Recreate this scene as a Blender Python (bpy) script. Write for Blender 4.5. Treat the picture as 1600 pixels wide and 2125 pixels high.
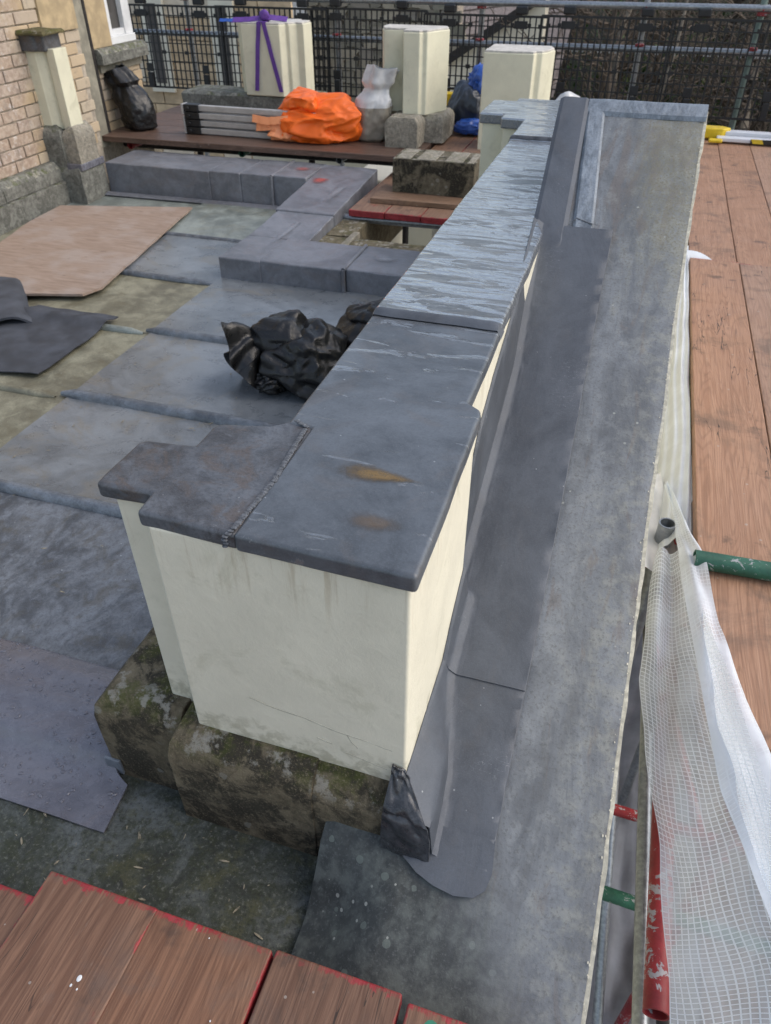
import bpy, bmesh, math, random
from mathutils import Vector, Matrix, noise
for o in list(bpy.data.objects): bpy.data.objects.remove(o)
R = math.radians
scene = bpy.context.scene
COL = scene.collection
random.seed(7)

# ------------------------------------------------------------------ camera
cam = bpy.data.cameras.new('camera'); camo = bpy.data.objects.new('camera', cam); COL.objects.link(camo)
camo.location = (0, 0, 1.52); camo.rotation_euler = (R(90 - 38.623), 0, R(17.413))
cam.sensor_fit = 'VERTICAL'; cam.sensor_height = 36; cam.lens = 36 * 1532 / 2125
cam.clip_start = .02; cam.clip_end = 2000
cam.dof.use_dof = True; cam.dof.focus_distance = 1.35; cam.dof.aperture_fstop = 9.0
scene.camera = camo
# ------------------------------------------------------------------ sky and sun (bright overcast)
SUN_EL, SUN_AZ = 46, 78          # azimuth clockwise from +Y
w = bpy.data.worlds.new('World'); scene.world = w; w.use_nodes = True
wn = w.node_tree; bg = wn.nodes['Background']
sky = wn.nodes.new('ShaderNodeTexSky'); sky.sky_type = 'NISHITA'; sky.sun_disc = False
sky.sun_elevation = R(SUN_EL); sky.sun_rotation = R(SUN_AZ); sky.air_density = 1.2; sky.dust_density = 2.5; sky.ozone_density = 1.0
hs = wn.nodes.new('ShaderNodeHueSaturation'); hs.inputs['Saturation'].default_value = .72
wn.links.new(sky.outputs[0], hs.inputs['Color']); wn.links.new(hs.outputs[0], bg.inputs[0]); bg.inputs[1].default_value = .15
sl = bpy.data.lights.new('sun', 'SUN'); sl.energy = .5; sl.angle = R(60); sl.color = (1, .9, .78)
so = bpy.data.objects.new('sun', sl); COL.objects.link(so)
d = Vector((math.sin(R(SUN_AZ)) * math.cos(R(SUN_EL)), math.cos(R(SUN_AZ)) * math.cos(R(SUN_EL)), math.sin(R(SUN_EL))))
so.rotation_euler = d.to_track_quat('Z', 'Y').to_euler(); so.location = d * 30
vs = scene.view_settings; vs.view_transform = 'Standard'; vs.look = 'None'; vs.gamma = 1; vs.use_curve_mapping = False
vs.exposure = 0.66

# ------------------------------------------------------------------ node helper
class N:
    def __init__(s, name):
        s.m = bpy.data.materials.new(name); s.m.use_nodes = True; s.t = s.m.node_tree
        s.b = s.t.nodes['Principled BSDF']; s.o = s.t.nodes['Material Output']
    def n(s, ty, **k):
        x = s.t.nodes.new('ShaderNode' + ty)
        for a, v in k.items(): setattr(x, a, v)
        return x
    def put(s, sock, v):
        if isinstance(v, bpy.types.NodeSocket): s.t.links.new(v, sock)
        elif v is not None:
            if isinstance(v, (tuple, list)) and len(v) == 3 and sock.type == 'RGBA': v = (*v, 1)
            sock.default_value = v
    def pos(s): return s.n('NewGeometry').outputs['Position']
    def objc(s): return s.n('TexCoord').outputs['Object']
    def uv(s): return s.n('TexCoord').outputs['UV']
    def rnd(s): return s.n('ObjectInfo').outputs['Random']
    def sc(s, v, k, off=(0, 0, 0)):
        x = s.n('Mapping'); s.put(x.inputs['Vector'], v); x.inputs['Scale'].default_value = k; s.put(x.inputs['Location'], off); return x.outputs[0]
    def xyz(s, v): x = s.n('SeparateXYZ'); s.put(x.inputs[0], v); return x.outputs
    def noise(s, v, scale, det=5, ro=.55, dist=0):
        x = s.n('TexNoise'); s.put(x.inputs['Vector'], v); x.inputs['Scale'].default_value = scale
        x.inputs['Detail'].default_value = det; x.inputs['Roughness'].default_value = ro; x.inputs['Distortion'].default_value = dist
        return x.outputs[0]
    def voro(s, v, scale, feat='F1', out=0):
        x = s.n('TexVoronoi'); x.feature = feat; s.put(x.inputs['Vector'], v); x.inputs['Scale'].default_value = scale; return x.outputs[out]
    def math(s, op, a, b=0, c=0):
        x = s.n('Math'); x.operation = op; s.put(x.inputs[0], a); s.put(x.inputs[1], b); s.put(x.inputs[2], c); return x.outputs[0]
    def ss(s, v, a, b):          # smooth step from a to b -> 0..1
        x = s.n('MapRange'); x.interpolation_type = 'SMOOTHSTEP'; s.put(x.inputs[0], v); x.inputs[1].default_value = a; x.inputs[2].default_value = b; return x.outputs[0]
    def lin(s, v, a, b, c, d):
        x = s.n('MapRange'); s.put(x.inputs[0], v)
        for i, k in enumerate((a, b, c, d)): x.inputs[i + 1].default_value = k
        return x.outputs[0]
    def ramp(s, v, st):
        x = s.n('ValToRGB'); s.put(x.inputs[0], v); e = x.color_ramp.elements
        while len(e) < len(st): e.new(.5)
        for q, (p, c) in zip(e, st): q.position = p; q.color = (*c, 1)
        return x.outputs[0]
    def mix(s, f, a, b, mode='MIX'):
        x = s.n('Mix'); x.data_type = 'RGBA'; x.blend_type = mode; s.put(x.inputs[0], f); s.put(x.inputs[6], a); s.put(x.inputs[7], b); return x.outputs[2]
    def bump(s, h, st=.3, dist=.01, nrm=None):
        x = s.n('Bump'); s.put(x.inputs['Height'], h); x.inputs['Strength'].default_value = st; x.inputs['Distance'].default_value = dist
        if nrm: s.put(x.inputs['Normal'], nrm)
        return x.outputs[0]
    def done(s, col=None, rough=None, nrm=None, metal=None, spec=None):
        for k, v in (('Base Color', col), ('Roughness', rough), ('Normal', nrm), ('Metallic', metal), ('Specular IOR Level', spec)):
            if v is not None: s.put(s.b.inputs[k], v)
        return s.m
def plain(name, col, rough=.6, metal=0, var=.25, scale=30, bump=.15):
    n = N(name); p = n.objc(); f = n.noise(p, scale, 6, .6); g = n.noise(p, scale * .17, 4)
    c = n.mix(n.ss(f, .3, .75), tuple(x * (1 - var) for x in col), tuple(min(1, x * (1 + var * .6)) for x in col))
    c = n.mix(n.math('MULTIPLY', n.ss(g, .45, .75), .5), c, tuple(x * .6 for x in col))
    return n.done(c, n.lin(f, .3, .7, rough * .8, min(1, rough * 1.15)), n.bump(f, bump, .004), metal)

# ---- lead
def lead(name, a, b, stain=(.13, .11, .095), st=.4, rough=.5, wet=0, stretch=(1, 1, 1), speck=.4, scale=3., streaks=0, bstr=.35, con=1.0):
    n = N(name); p = n.pos(); ps = n.sc(p, stretch)
    big = n.noise(ps, scale, 7, .62, .8); mid = n.noise(ps, scale * 5, 7, .7, .5); fine = n.noise(p, 150, 4, .7); grn = n.noise(p, 420, 2, .6)
    c = n.mix(n.ss(big, .36, .63), tuple(x * (1 - .2 * con) for x in a), tuple(x * (1 + .1 * con) for x in b))
    c = n.mix(n.math('MULTIPLY', n.ss(mid, .47, .68), .5 * con), c, tuple(min(1, x * 1.55) for x in b))
    c = n.mix(n.math('MULTIPLY', n.ss(mid, .5, .36), .45 * con), c, tuple(x * .55 for x in a))
    c = n.mix(n.math('MULTIPLY', n.ss(n.noise(ps, scale * 1.7, 7, .7, 1.4), .5, .64), st), c, stain)
    c = n.mix(n.math('MULTIPLY', n.ss(fine, .48, .66), .4 * con), c, tuple(x * .5 for x in a))
    c = n.mix(n.math('MULTIPLY', n.ss(grn, .5, .7), .22), c, tuple(min(1, x * 1.7) for x in b))
    if streaks:
        s1 = n.noise(n.sc(p, (22, 2.2, 2)), 1.6, 6, .7, .5)
        c = n.mix(n.math('MULTIPLY', n.ss(s1, .5, .72), streaks), c, tuple(x * .55 for x in stain))
    jit = n.noise(p, 60, 3, .6)
    sp = n.math('LESS_THAN', n.math('ADD', n.voro(p, 34), n.math('MULTIPLY', jit, .12)), .115)
    sp = n.math('MULTIPLY', sp, n.math('MULTIPLY', n.ss(n.noise(p, 5), .5, .6), speck))
    c = n.mix(sp, c, (.5, .52, .53))
    scr = n.math('LESS_THAN', n.math('ABSOLUTE', n.math('SUBTRACT', n.noise(n.sc(p, (5, 14, 6)), 6, 2, .5, .4), .5)), .003)
    c = n.mix(n.math('MULTIPLY', scr, n.math('MULTIPLY', n.ss(n.noise(p, 4.3, 2), .55, .7), .35)), c, (.42, .43, .45))
    r = n.lin(mid, .3, .7, rough * (1 - .35 * con), rough * (1 + .25 * con))
    h = n.math('ADD', n.math('MULTIPLY', mid, .45), n.math('MULTIPLY', big, 1.6)); h = n.math('ADD', h, n.math('MULTIPLY', fine, .08))
    bst = n.bump(h, bstr, .01)
    if wet:
        pw = n.noise(n.sc(p, (2.2, 9, 3)), 2.2, 6, .62, 1.0); y = n.xyz(p)[1]
        pw = n.math('ADD', pw, n.lin(y, 1.0, 2.2, -.08, .035))
        m = n.ss(pw, .535 - .07 * wet, .55 - .07 * wet)
        c = n.mix(n.math('MULTIPLY', m, .85 * min(1, wet + .0)), c, n.mix(mid, (.3, .32, .34), (.46, .48, .5)))
        n.put(n.b.inputs['Metallic'], n.math('MULTIPLY', m, .7 * wet))
        r = n.lin(m, 0, 1, rough * .8, .13)
        film = n.noise(n.sc(p, (5, 16, 3)), 3, 4, .55, .8)
        n.put(n.b.inputs['Coat Weight'], m); n.b.inputs['Coat IOR'].default_value = 1.5; n.b.inputs['Coat Roughness'].default_value = .03
        n.put(n.b.inputs['Coat Normal'], n.bump(n.math('ADD', n.math('MULTIPLY', film, .8), n.math('MULTIPLY', m, .3)), .45, .012))
        bst = n.bump(n.math('ADD', n.math('MULTIPLY', h, .5), n.math('ADD', n.math('MULTIPLY', m, -.2), n.math('MULTIPLY', n.math('MULTIPLY', film, m), .9))), .35, .012)
    return n.done(c, r, bst, None if wet else .08, .6)
LEAD_CAP = lead('lead_cap', (.062, .07, .08), (.1, .112, .127), (.12, .105, .095), .3, .42, .22, (1, 1.1, 1), .5, 3, 0, .3, .55)
LEAD_CAP_BROWN = lead('lead_cap_brown', (.062, .06, .063), (.1, .108, .122), (.1, .075, .06), .7, .46, 0, (1, 1, 1), .5, 5)
LEAD_WET = lead('lead_wet_coping', (.1, .11, .12), (.17, .185, .195), (.14, .125, .1), .4, .4, 1.0, (1, 4, 1), .2, 4)
LEAD_LEDGE = lead('lead_ledge', (.13, .14, .15), (.22, .235, .25), (.16, .145, .11), .75, .6, 0, (2.4, .8, 1), .9, 4, .35, .35)
LEAD_FLASH = lead('lead_flashing', (.058, .066, .08), (.08, .09, .107), (.1, .095, .095), .2, .6, 0, (1.4, .8, 1), .5, 3, 0, .2, .4)
LEAD_STRIP = lead('lead_pale_strip', (.135, .16, .188), (.2, .228, .26), (.2, .22, .24), .3, .45, 0, (2, .7, 1), .4, 6)
LEAD_ROOF = lead('lead_roof', (.135, .15, .165), (.205, .225, .245), (.2, .175, .13), .45, .3, 0, (1, 1.3, 1), .5, 1.8, 0, .25, .5)
LEAD_ALGAE = lead('lead_algae', (.16, .15, .105), (.24, .23, .165), (.13, .115, .07), .6, .6, 0, (1, 1, 1), .6, 2.4)
LEAD_PALE = lead('lead_pale', (.18, .205, .19), (.25, .28, .26), (.2, .19, .13), .4, .5, 0, (1, 1, 1), .3, 1.6)
LEAD_KERB = lead('lead_kerb', (.14, .148, .168), (.185, .195, .22), (.17, .15, .15), .35, .5, 0, (1, 1, 1), .5, 3.5, 0, .45, .6)
LEAD_NEW = lead('lead_new', (.125, .125, .148), (.165, .165, .19), (.15, .125, .125), .35, .28, 0, (1, 1.3, 1), .3, 4, 0, .3, .4)
LEAD_BLACK = lead('lead_dark_dressing', (.035, .037, .042), (.07, .074, .082), (.05, .05, .05), .3, .33, 0, (1, 1, 1), .4, 6)

def moss_lead():
    n = N('mossy_gutter_lead'); p = n.pos(); a = n.noise(p, 5.5, 7, .68, .8); b = n.noise(p, 28, 7, .72, .4); f = n.noise(p, 110, 5, .72)
    c = n.ramp(a, [(.34, (.02, .022, .018)), (.47, (.045, .052, .04)), (.56, (.085, .095, .09)), (.68, (.14, .155, .16))])
    c = n.mix(n.math('MULTIPLY', n.ss(b, .46, .62), .75), c, (.035, .04, .02)); c = n.mix(n.math('MULTIPLY', n.ss(n.noise(p, 12, 6, .7), .52, .64), .6), c, (.085, .085, .04))
    c = n.mix(n.math('MULTIPLY', n.ss(f, .53, .66), .65), c, (.16, .165, .14)); c = n.mix(n.math('MULTIPLY', n.ss(f, .46, .38), .6), c, (.015, .016, .013))
    li = n.math('MULTIPLY', n.math('LESS_THAN', n.math('ADD', n.voro(p, 15), n.math('MULTIPLY', b, .4)), .36), n.ss(n.noise(p, 4, 3), .5, .64))
    c = n.mix(n.math('MULTIPLY', li, .4), c, (.17, .19, .18))
    return n.done(c, n.lin(b, .3, .7, .45, .85), n.bump(n.math('ADD', b, n.math('MULTIPLY', f, .5)), .6, .008))
MOSS_LEAD = moss_lead()
def ledge_mix():     # ledge lead: same patina, but mossy where the water stands at its foot
    n = N('ledge_lead_mossy_foot'); p = n.pos(); x, y, z = n.xyz(p)
    st = n.sc(p, (2.6, .8, 1)); a = n.noise(st, 4, 7, .62, .7); b = n.noise(p, 26, 7, .68); f = n.noise(p, 150, 4, .7); sw = n.noise(n.sc(p, (14, 1.6, 1)), 2, 6, .65, .8)
    c = n.mix(n.ss(a, .33, .65), (.105, .114, .125), (.2, .215, .23))
    c = n.mix(n.math('MULTIPLY', n.ss(sw, .48, .7), .3), c, (.13, .13, .12))
    br = n.ss(n.math('ADD', n.noise(n.sc(p, (5, 1, 1)), 3.1, 6, .7, 1.1), n.math('MULTIPLY', n.ss(y, 1.9, 2.7), .09)), .565, .66)
    c = n.mix(n.math('MULTIPLY', br, .5), c, (.15, .12, .1))
    c = n.mix(n.math('MULTIPLY', n.ss(b, .5, .66), .32), c, (.29, .305, .31))
    c = n.mix(n.math('MULTIPLY', n.ss(b, .47, .34), .4), c, (.1, .103, .105))
    ed = n.math('MULTIPLY', n.ss(n.math('ADD', x, n.math('MULTIPLY', a, .35)), .2, .33), n.ss(b, .42, .62))
    c = n.mix(n.math('MULTIPLY', ed, .3), c, (.3, .29, .22))
    ln = n.math('MULTIPLY', n.ss(n.math('ADD', y, n.math('MULTIPLY', a, 1.3)), 2.7, 3.2), n.ss(n.math('ADD', x, n.math('MULTIPLY', b, .2)), .05, .17))
    c = n.mix(n.math('MULTIPLY', ln, n.lin(f, .38, .6, .05, .8)), c, (.2, .185, .115))
    c = n.mix(n.math('MULTIPLY', n.ss(f, .5, .68), .55), c, (.08, .08, .075))
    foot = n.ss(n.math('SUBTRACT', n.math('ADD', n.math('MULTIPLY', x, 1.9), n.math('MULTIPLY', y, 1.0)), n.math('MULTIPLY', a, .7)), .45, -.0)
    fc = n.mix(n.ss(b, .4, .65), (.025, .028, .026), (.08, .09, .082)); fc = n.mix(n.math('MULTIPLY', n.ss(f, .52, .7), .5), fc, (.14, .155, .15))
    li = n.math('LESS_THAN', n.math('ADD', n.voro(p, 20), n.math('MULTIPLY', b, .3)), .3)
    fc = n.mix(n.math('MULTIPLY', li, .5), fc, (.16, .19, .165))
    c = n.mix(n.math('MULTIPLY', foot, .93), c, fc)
    wl = n.math('MULTIPLY', n.math('LESS_THAN', n.math('ADD', n.voro(p, 30), n.math('MULTIPLY', b, .2)), .2), n.ss(n.noise(p, 5, 3), .52, .62))
    c = n.mix(n.math('MULTIPLY', wl, .65), c, (.4, .41, .37))
    return n.done(c, n.lin(b, .3, .7, .45, .75), n.bump(n.math('ADD', n.math('MULTIPLY', b, .6), n.math('ADD', n.math('MULTIPLY', f, .25), a)), .35, .007), 0, .5)
LEDGE = ledge_mix()

def plaster(name, a=(.78, .735, .59), dirt=.5, z_top=.79, z_bot=.3):
    n = N(name); p = n.pos(); x, y, z = n.xyz(p)
    s = n.noise(p, 7, 6, .6); t = n.noise(p, 34, 7, .65, .4); f = n.noise(p, 190, 3, .6)
    c = n.mix(n.ss(s, .3, .7), tuple(k * .9 for k in a), a)
    dr = n.noise(n.sc(p, (34, 34, 2.2)), 1.4, 5, .7)
    m = n.math('MULTIPLY', n.ss(dr, .52, .68), n.ss(n.math('ADD', z, n.math('MULTIPLY', s, .2)), z_top - .06, z_top + .12))
    c = n.mix(n.math('MULTIPLY', m, dirt), c, (.36, .27, .15))
    lo = n.math('MULTIPLY', n.ss(n.math('ADD', z, n.math('MULTIPLY', t, -.16)), z_bot - .02, z_bot - .1), n.ss(t, .4, .6))
    c = n.mix(n.math('MULTIPLY', lo, .5), c, (.27, .25, .16))
    c = n.mix(n.math('MULTIPLY', n.ss(n.noise(p, 9, 7, .72, .6), .53, .7), .3), c, (.38, .36, .24))
    h = n.math('ADD', n.math('MULTIPLY', t, .8), n.math('MULTIPLY', f, .16))
    return n.done(c, .72, n.bump(h, .3, .007))
PLASTER = plaster('cream_render', dirt=.5)
PLASTER_FAR = plaster('cream_render_far', (.73, .7, .53), .2, 5, -5)
LIP = plain('cream_painted_edge', (.62, .58, .46), .7, 0, .35, 60, .4)

def mossy(name, base, green=.6, dark=.8):
    n = N(name); p = n.pos(); a = n.noise(p, 9, 7, .65, .5); b = n.noise(p, 45, 7, .7); f = n.noise(p, 190, 4, .7); x, y, z = n.xyz(p)
    nz = n.xyz(n.n('NewGeometry').outputs['Normal'])[2]
    c = n.mix(n.ss(b, .32, .68), tuple(k * .55 for k in base), base)
    c = n.mix(n.math('MULTIPLY', n.ss(a, .46, .56), dark), c, (.028, .026, .021))
    c = n.mix(n.math('MULTIPLY', n.ss(n.noise(p, 13, 6, .7, .4), .55, .63), .6), c, tuple(min(1, k * 1.25) for k in base))
    g = n.math('MULTIPLY', n.ss(n.noise(p, 14, 6, .7), .47, .63), n.ss(nz, .1, .75))
    c = n.mix(n.math('MULTIPLY', g, green), c, (.085, .1, .02))
    pl = n.math('MULTIPLY', n.ss(n.noise(p, 19, 6, .68), .53, .62), n.ss(nz, .15, .6)); c = n.mix(n.math('MULTIPLY', pl, .8), c, (.36, .34, .29))
    li = n.math('MULTIPLY', n.math('LESS_THAN', n.math('ADD', n.voro(p, 17), n.math('MULTIPLY', b, .45)), .42), n.ss(n.noise(p, 6, 3), .52, .58))
    c = n.mix(n.math('MULTIPLY', li, .6), c, (.27, .26, .22))
    c = n.mix(n.math('MULTIPLY', n.ss(f, .52, .7), .55), c, tuple(min(1, k * 1.5) for k in base))
    h = n.math('ADD', n.math('ADD', b, n.math('MULTIPLY', f, .35)), n.math('MULTIPLY', a, 1.2))
    return n.done(c, .92, n.bump(h, .8, .012), 0, .2)
STONE_MOSS = mossy('mossy_plinth_stone', (.2, .165, .11))
STONE_BLACK = mossy('black_weathered_stone', (.16, .14, .1), .2, .95)
STONE_GREY = mossy('grey_damp_stone', (.25, .25, .22), .7, .35)
STONE_PALE = mossy('pale_stone', (.36, .33, .27), .3, .15)
STONE_LEDGE = mossy('brown_ledge_stone', (.21, .18, .12), .3, .45)

def wood(name, a, b, red=True, rough=.55, edge=1):
    n = N(name); p = n.objc(); rn = n.rnd(); off = n.n('CombineXYZ'); n.put(off.inputs[0], n.math('MULTIPLY', rn, 37)); n.put(off.inputs[1], n.math('MULTIPLY', rn, 91))
    q = n.n('VectorMath'); q.operation = 'ADD'; n.put(q.inputs[0], p); n.put(q.inputs[1], off.outputs[0]); q = q.outputs[0]
    g = n.noise(n.sc(q, (26, .9, 8)), 3.2, 7, .6, 1.2); g2 = n.noise(n.sc(q, (95, 2.5, 30)), 3, 4, .6, .4); s = n.noise(q, 5, 6, .65, .4); ch = n.noise(n.sc(q, (40, 7, 10)), 3, 5, .7)
    rings = n.math('ABSOLUTE', n.math('SINE', n.math('MULTIPLY', n.noise(n.sc(q, (6, .55, 4)), 1.7, 2, .4, .2), 95)))
    c = n.mix(n.ss(g, .3, .7), a, b)
    c = n.mix(n.math('MULTIPLY', n.ss(rings, .75, 1), .3), c, tuple(k * .55 for k in a))
    c = n.mix(n.math('MULTIPLY', n.ss(g2, .5, .7), .35), c, tuple(k * .5 for k in a))
    c = n.mix(n.math('MULTIPLY', n.ss(s, .5, .7), .55), c, (.13, .1, .085))
    c = n.mix(n.math('MULTIPLY', n.ss(n.noise(q, 9, 5, .6), .6, .72), .6), c, (.05, .038, .032))
    c = n.mix(n.math('MULTIPLY', n.ss(ch, .62, .72), .6), c, (.25, .18, .135))
    c = n.mix(1, c, n.ramp(rn, [(0, (.72, .74, .78)), (.5, (1, 1, 1)), (1, (.9, .82, .74))]), 'MULTIPLY')
    sp = n.math('LESS_THAN', n.math('ADD', n.voro(q, 19), n.math('MULTIPLY', s, .25)), .19); c = n.mix(n.math('MULTIPLY', sp, .5), c, (.4, .37, .33))
    cr = n.math('LESS_THAN', n.math('ABSOLUTE', n.math('SUBTRACT', n.noise(n.sc(q, (9, .6, 3)), 2.2, 3, .5, .3), .5)), .0035); c = n.mix(n.math('MULTIPLY', cr, n.math('MULTIPLY', n.ss(n.noise(q, 2.3, 2), .5, .6), .85)), c, (.03, .02, .015))
    x, y, z = n.xyz(p); r = n.lin(s, .3, .7, rough * .8, rough * 1.2)
    if red:
        ab = n.math('ABSOLUTE', x); e = n.noise(q, 34, 6, .7, .6)
        m1 = n.ss(n.math('ADD', y, n.math('MULTIPLY', n.math('SUBTRACT', e, .5), .055)), -.013, -.006)
        m2 = n.math('MULTIPLY', n.ss(n.math('ADD', ab, n.math('MULTIPLY', n.math('SUBTRACT', e, .5), .02)), .107, .1105), n.ss(n.noise(q, 11, 4, .6), .42, .52))
        m3 = n.math('MULTIPLY', n.ss(n.noise(q, 6, 5, .65), .64, .67), n.ss(y, -.25, -.05))
        side = n.math('MULTIPLY', n.math('LESS_THAN', z, .035), edge if edge else 0); m2 = n.math('MULTIPLY', m2, edge); m3 = n.math('MULTIPLY', m3, edge)
        m = n.math('MAXIMUM', n.math('MAXIMUM', m1, m2), m3); m = n.math('MULTIPLY', m, n.math('MULTIPLY', n.lin(n.noise(n.sc(q, (60, 12, 20)), 2, 5, .7), .4, .48, .05, .9), n.lin(n.noise(q, 8, 4, .6), .4, .5, .15, 1))); m = n.math('MAXIMUM', m, n.math('MULTIPLY', side, .92))
        c = n.mix(m, c, n.mix(n.ss(e, .4, .65), (.24, .014, .022), (.36, .035, .045)))
    h = n.math('ADD', n.math('MULTIPLY', g2, .6), n.math('ADD', n.math('MULTIPLY', rings, .15), g))
    return n.done(c, r, n.bump(h, .4, .003), 0, .4)
BOARD_FG = wood('wet_board_red_edges', (.16, .078, .046), (.27, .145, .088))
BOARD_R = wood('orange_board', (.36, .205, .13), (.47, .29, .195), True, .55, 0)
BOARD_B = wood('dark_wet_board', (.1, .06, .042), (.19, .12, .09), False, .4)
BOARD_M = wood('mid_board_red_ends', (.22, .125, .08), (.34, .215, .145))
PLANK = wood('loose_plank_wood', (.2, .13, .085), (.3, .2, .14), False)
def ply():
    n = N('plywood_face'); p = n.objc(); g = n.noise(n.sc(p, (2, 14, 3)), 3, 7, .62, 1); s = n.noise(p, 3.5, 6, .6); k = n.noise(n.sc(p, (8, 20, 1)), 1.1, 3, .5)
    c = n.mix(n.ss(g, .3, .7), (.25, .18, .135), (.35, .265, .21)); c = n.mix(n.math('MULTIPLY', n.ss(s, .45, .65), .5), c, (.38, .33, .3))
    c = n.mix(n.math('MULTIPLY', n.ss(k, .66, .72), .75), c, (.17, .12, .1))
    return n.done(c, .7, n.bump(g, .2, .003))
PLY = ply()
def brickm():
    n = N('buff_brick'); p = n.pos(); r = n.rnd(); a = n.noise(p, 30, 6, .65); b = n.noise(p, 4, 5, .6)
    c = n.ramp(r, [(0, (.44, .33, .2)), (.3, (.53, .41, .27)), (.5, (.5, .42, .31)), (.75, (.46, .375, .29)), (1, (.55, .44, .295))])
    y = n.xyz(p)[1]
    pk = n.ss(n.math('ADD', y, n.math('MULTIPLY', b, 1.4)), 5.35, 4.95)
    c = n.mix(n.math('MULTIPLY', pk, .7), c, n.mix(n.ss(a, .35, .65), (.28, .2, .17), (.48, .39, .33)))
    c = n.mix(n.math('MULTIPLY', n.ss(n.noise(p, 11, 6, .7), .52, .65), .5), c, (.2, .17, .15))
    c = n.mix(n.math('MULTIPLY', n.ss(n.noise(p, 16, 6, .7), .56, .64), n.math('MULTIPLY', pk, .7)), c, (.62, .59, .56))
    return n.done(c, .9, n.bump(a, .6, .006))
BRICK = brickm()
MORTAR = plain('lime_mortar', (.46, .4, .32), .95, 0, .35, 40, .5)
QUOIN = plain('ochre_dressed_stone', (.48, .37, .22), .85, 0, .25, 14, .3)
GREYSTONE = plain('grey_dressed_stone', (.3, .28, .22), .85, 0, .35, 12, .4)
WHITE = plain('white_window_paint', (.75, .76, .76), .4, 0, .08, 20, .05)
GLASS = plain('window_glass', (.09, .085, .08), .06, 0, .1, 3, 0)
GALV = plain('galvanised_steel', (.33, .35, .37), .38, .75, .3, 60, .1)
ALU = plain('aluminium', (.46, .45, .44), .4, .35, .12, 20, .05)
def painted(name, col):
    n = N(name); p = n.objc(); a = n.noise(n.sc(p, (1, 1, 1)), 38, 6, .7, .6); b = n.noise(p, 9, 5, .65); f = n.noise(p, 150, 3, .6)
    ch = n.ss(n.math('ADD', n.math('MULTIPLY', a, .6), n.math('MULTIPLY', b, .45)), .572, .59)
    c = n.mix(n.ss(b, .35, .65), tuple(k * .6 for k in col), col); c = n.mix(n.math('MULTIPLY', n.ss(f, .5, .7), .35), c, tuple(k * .4 for k in col))
    m = n.mix(n.ss(a, .4, .6), (.2, .19, .18), (.38, .38, .39)); c = n.mix(n.math('MULTIPLY', ch, .9), c, m)
    return n.done(c, n.lin(a, .3, .7, .4, .65), n.bump(n.math('SUBTRACT', a, ch), .3, .003))
REDP = painted('red_flaking_paint', (.33, .025, .03)); GREENP = painted('green_worn_paint', (.025, .13, .08))
BLACKP = plain('black_plastic', (.012, .013, .015), .45, 0, .3, 20, .05)
YELLOW = plain('yellow_plastic', (.75, .52, .02), .4, 0, .15, 20, .05)
BLUEP = plain('blue_plastic', (.03, .1, .42), .35, 0, .3, 12, .2)
NAVYP = plain('navy_bag', (.03, .04, .06), .35, 0, .35, 12, .25)
PURPLE = plain('purple_webbing', (.13, .05, .3), .7, 0, .3, 80, .3)
ORANGE = plain('orange_fabric', (.95, .16, .012), .55, 0, .14, 9, .15)
ORANGE_IN = plain('pale_orange_lining', (.95, .36, .16), .6, 0, .15, 9, .15)
SAND = plain('sand_filled_plastic', (.3, .27, .22), .45, 0, .25, 18, .2)
PALESACK = plain('pale_plastic_sack', (.62, .62, .62), .35, 0, .15, 14, .15)
DARKIRON = plain('dark_iron', (.04, .035, .033), .5, .3, .4, 40, .2)
SHEETW = plain('white_debris_sheet', (.74, .77, .8), .5, 0, .1, 12, .1)
WHITECOL = plain('white_painted_column', (.72, .68, .56), .6, 0, .12, 5, .1)
MORTARW = plain('white_mortar_bed', (.6, .57, .52), .9, 0, .2, 40, .4)
HAZ = N('hazard_stripes')
def haz():
    n = HAZ; x, y, z = n.xyz(n.objc()); s = n.math('FRACT', n.math('MULTIPLY', n.math('ADD', x, n.math('MULTIPLY', z, .6)), 6.5))
    return n.done(n.mix(n.math('GREATER_THAN', s, .5), (.02, .02, .02), (.7, .5, .03)), .45)
HAZ = haz()
def blackbag(name, r=.4):
    n = N(name); p = n.objc(); a = n.noise(p, 26, 4, .6, .9); b = n.noise(n.sc(p, (1, 3, 2)), 14, 3, .5, 1.5)
    return n.done(n.mix(a, (.004, .004, .0045), (.011, .011, .012)), n.lin(a, .35, .65, r * .6, r * 1.3), n.bump(n.math('ADD', n.math('ABSOLUTE', n.math('SUBTRACT', a, .5)), n.math('MULTIPLY', b, .7)), .3, .008), 0, .5)
BAG = blackbag('black_bin_liner')
FELT = plain('dark_felt', (.06, .066, .08), .8, 0, .45, 9, .3)
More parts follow.
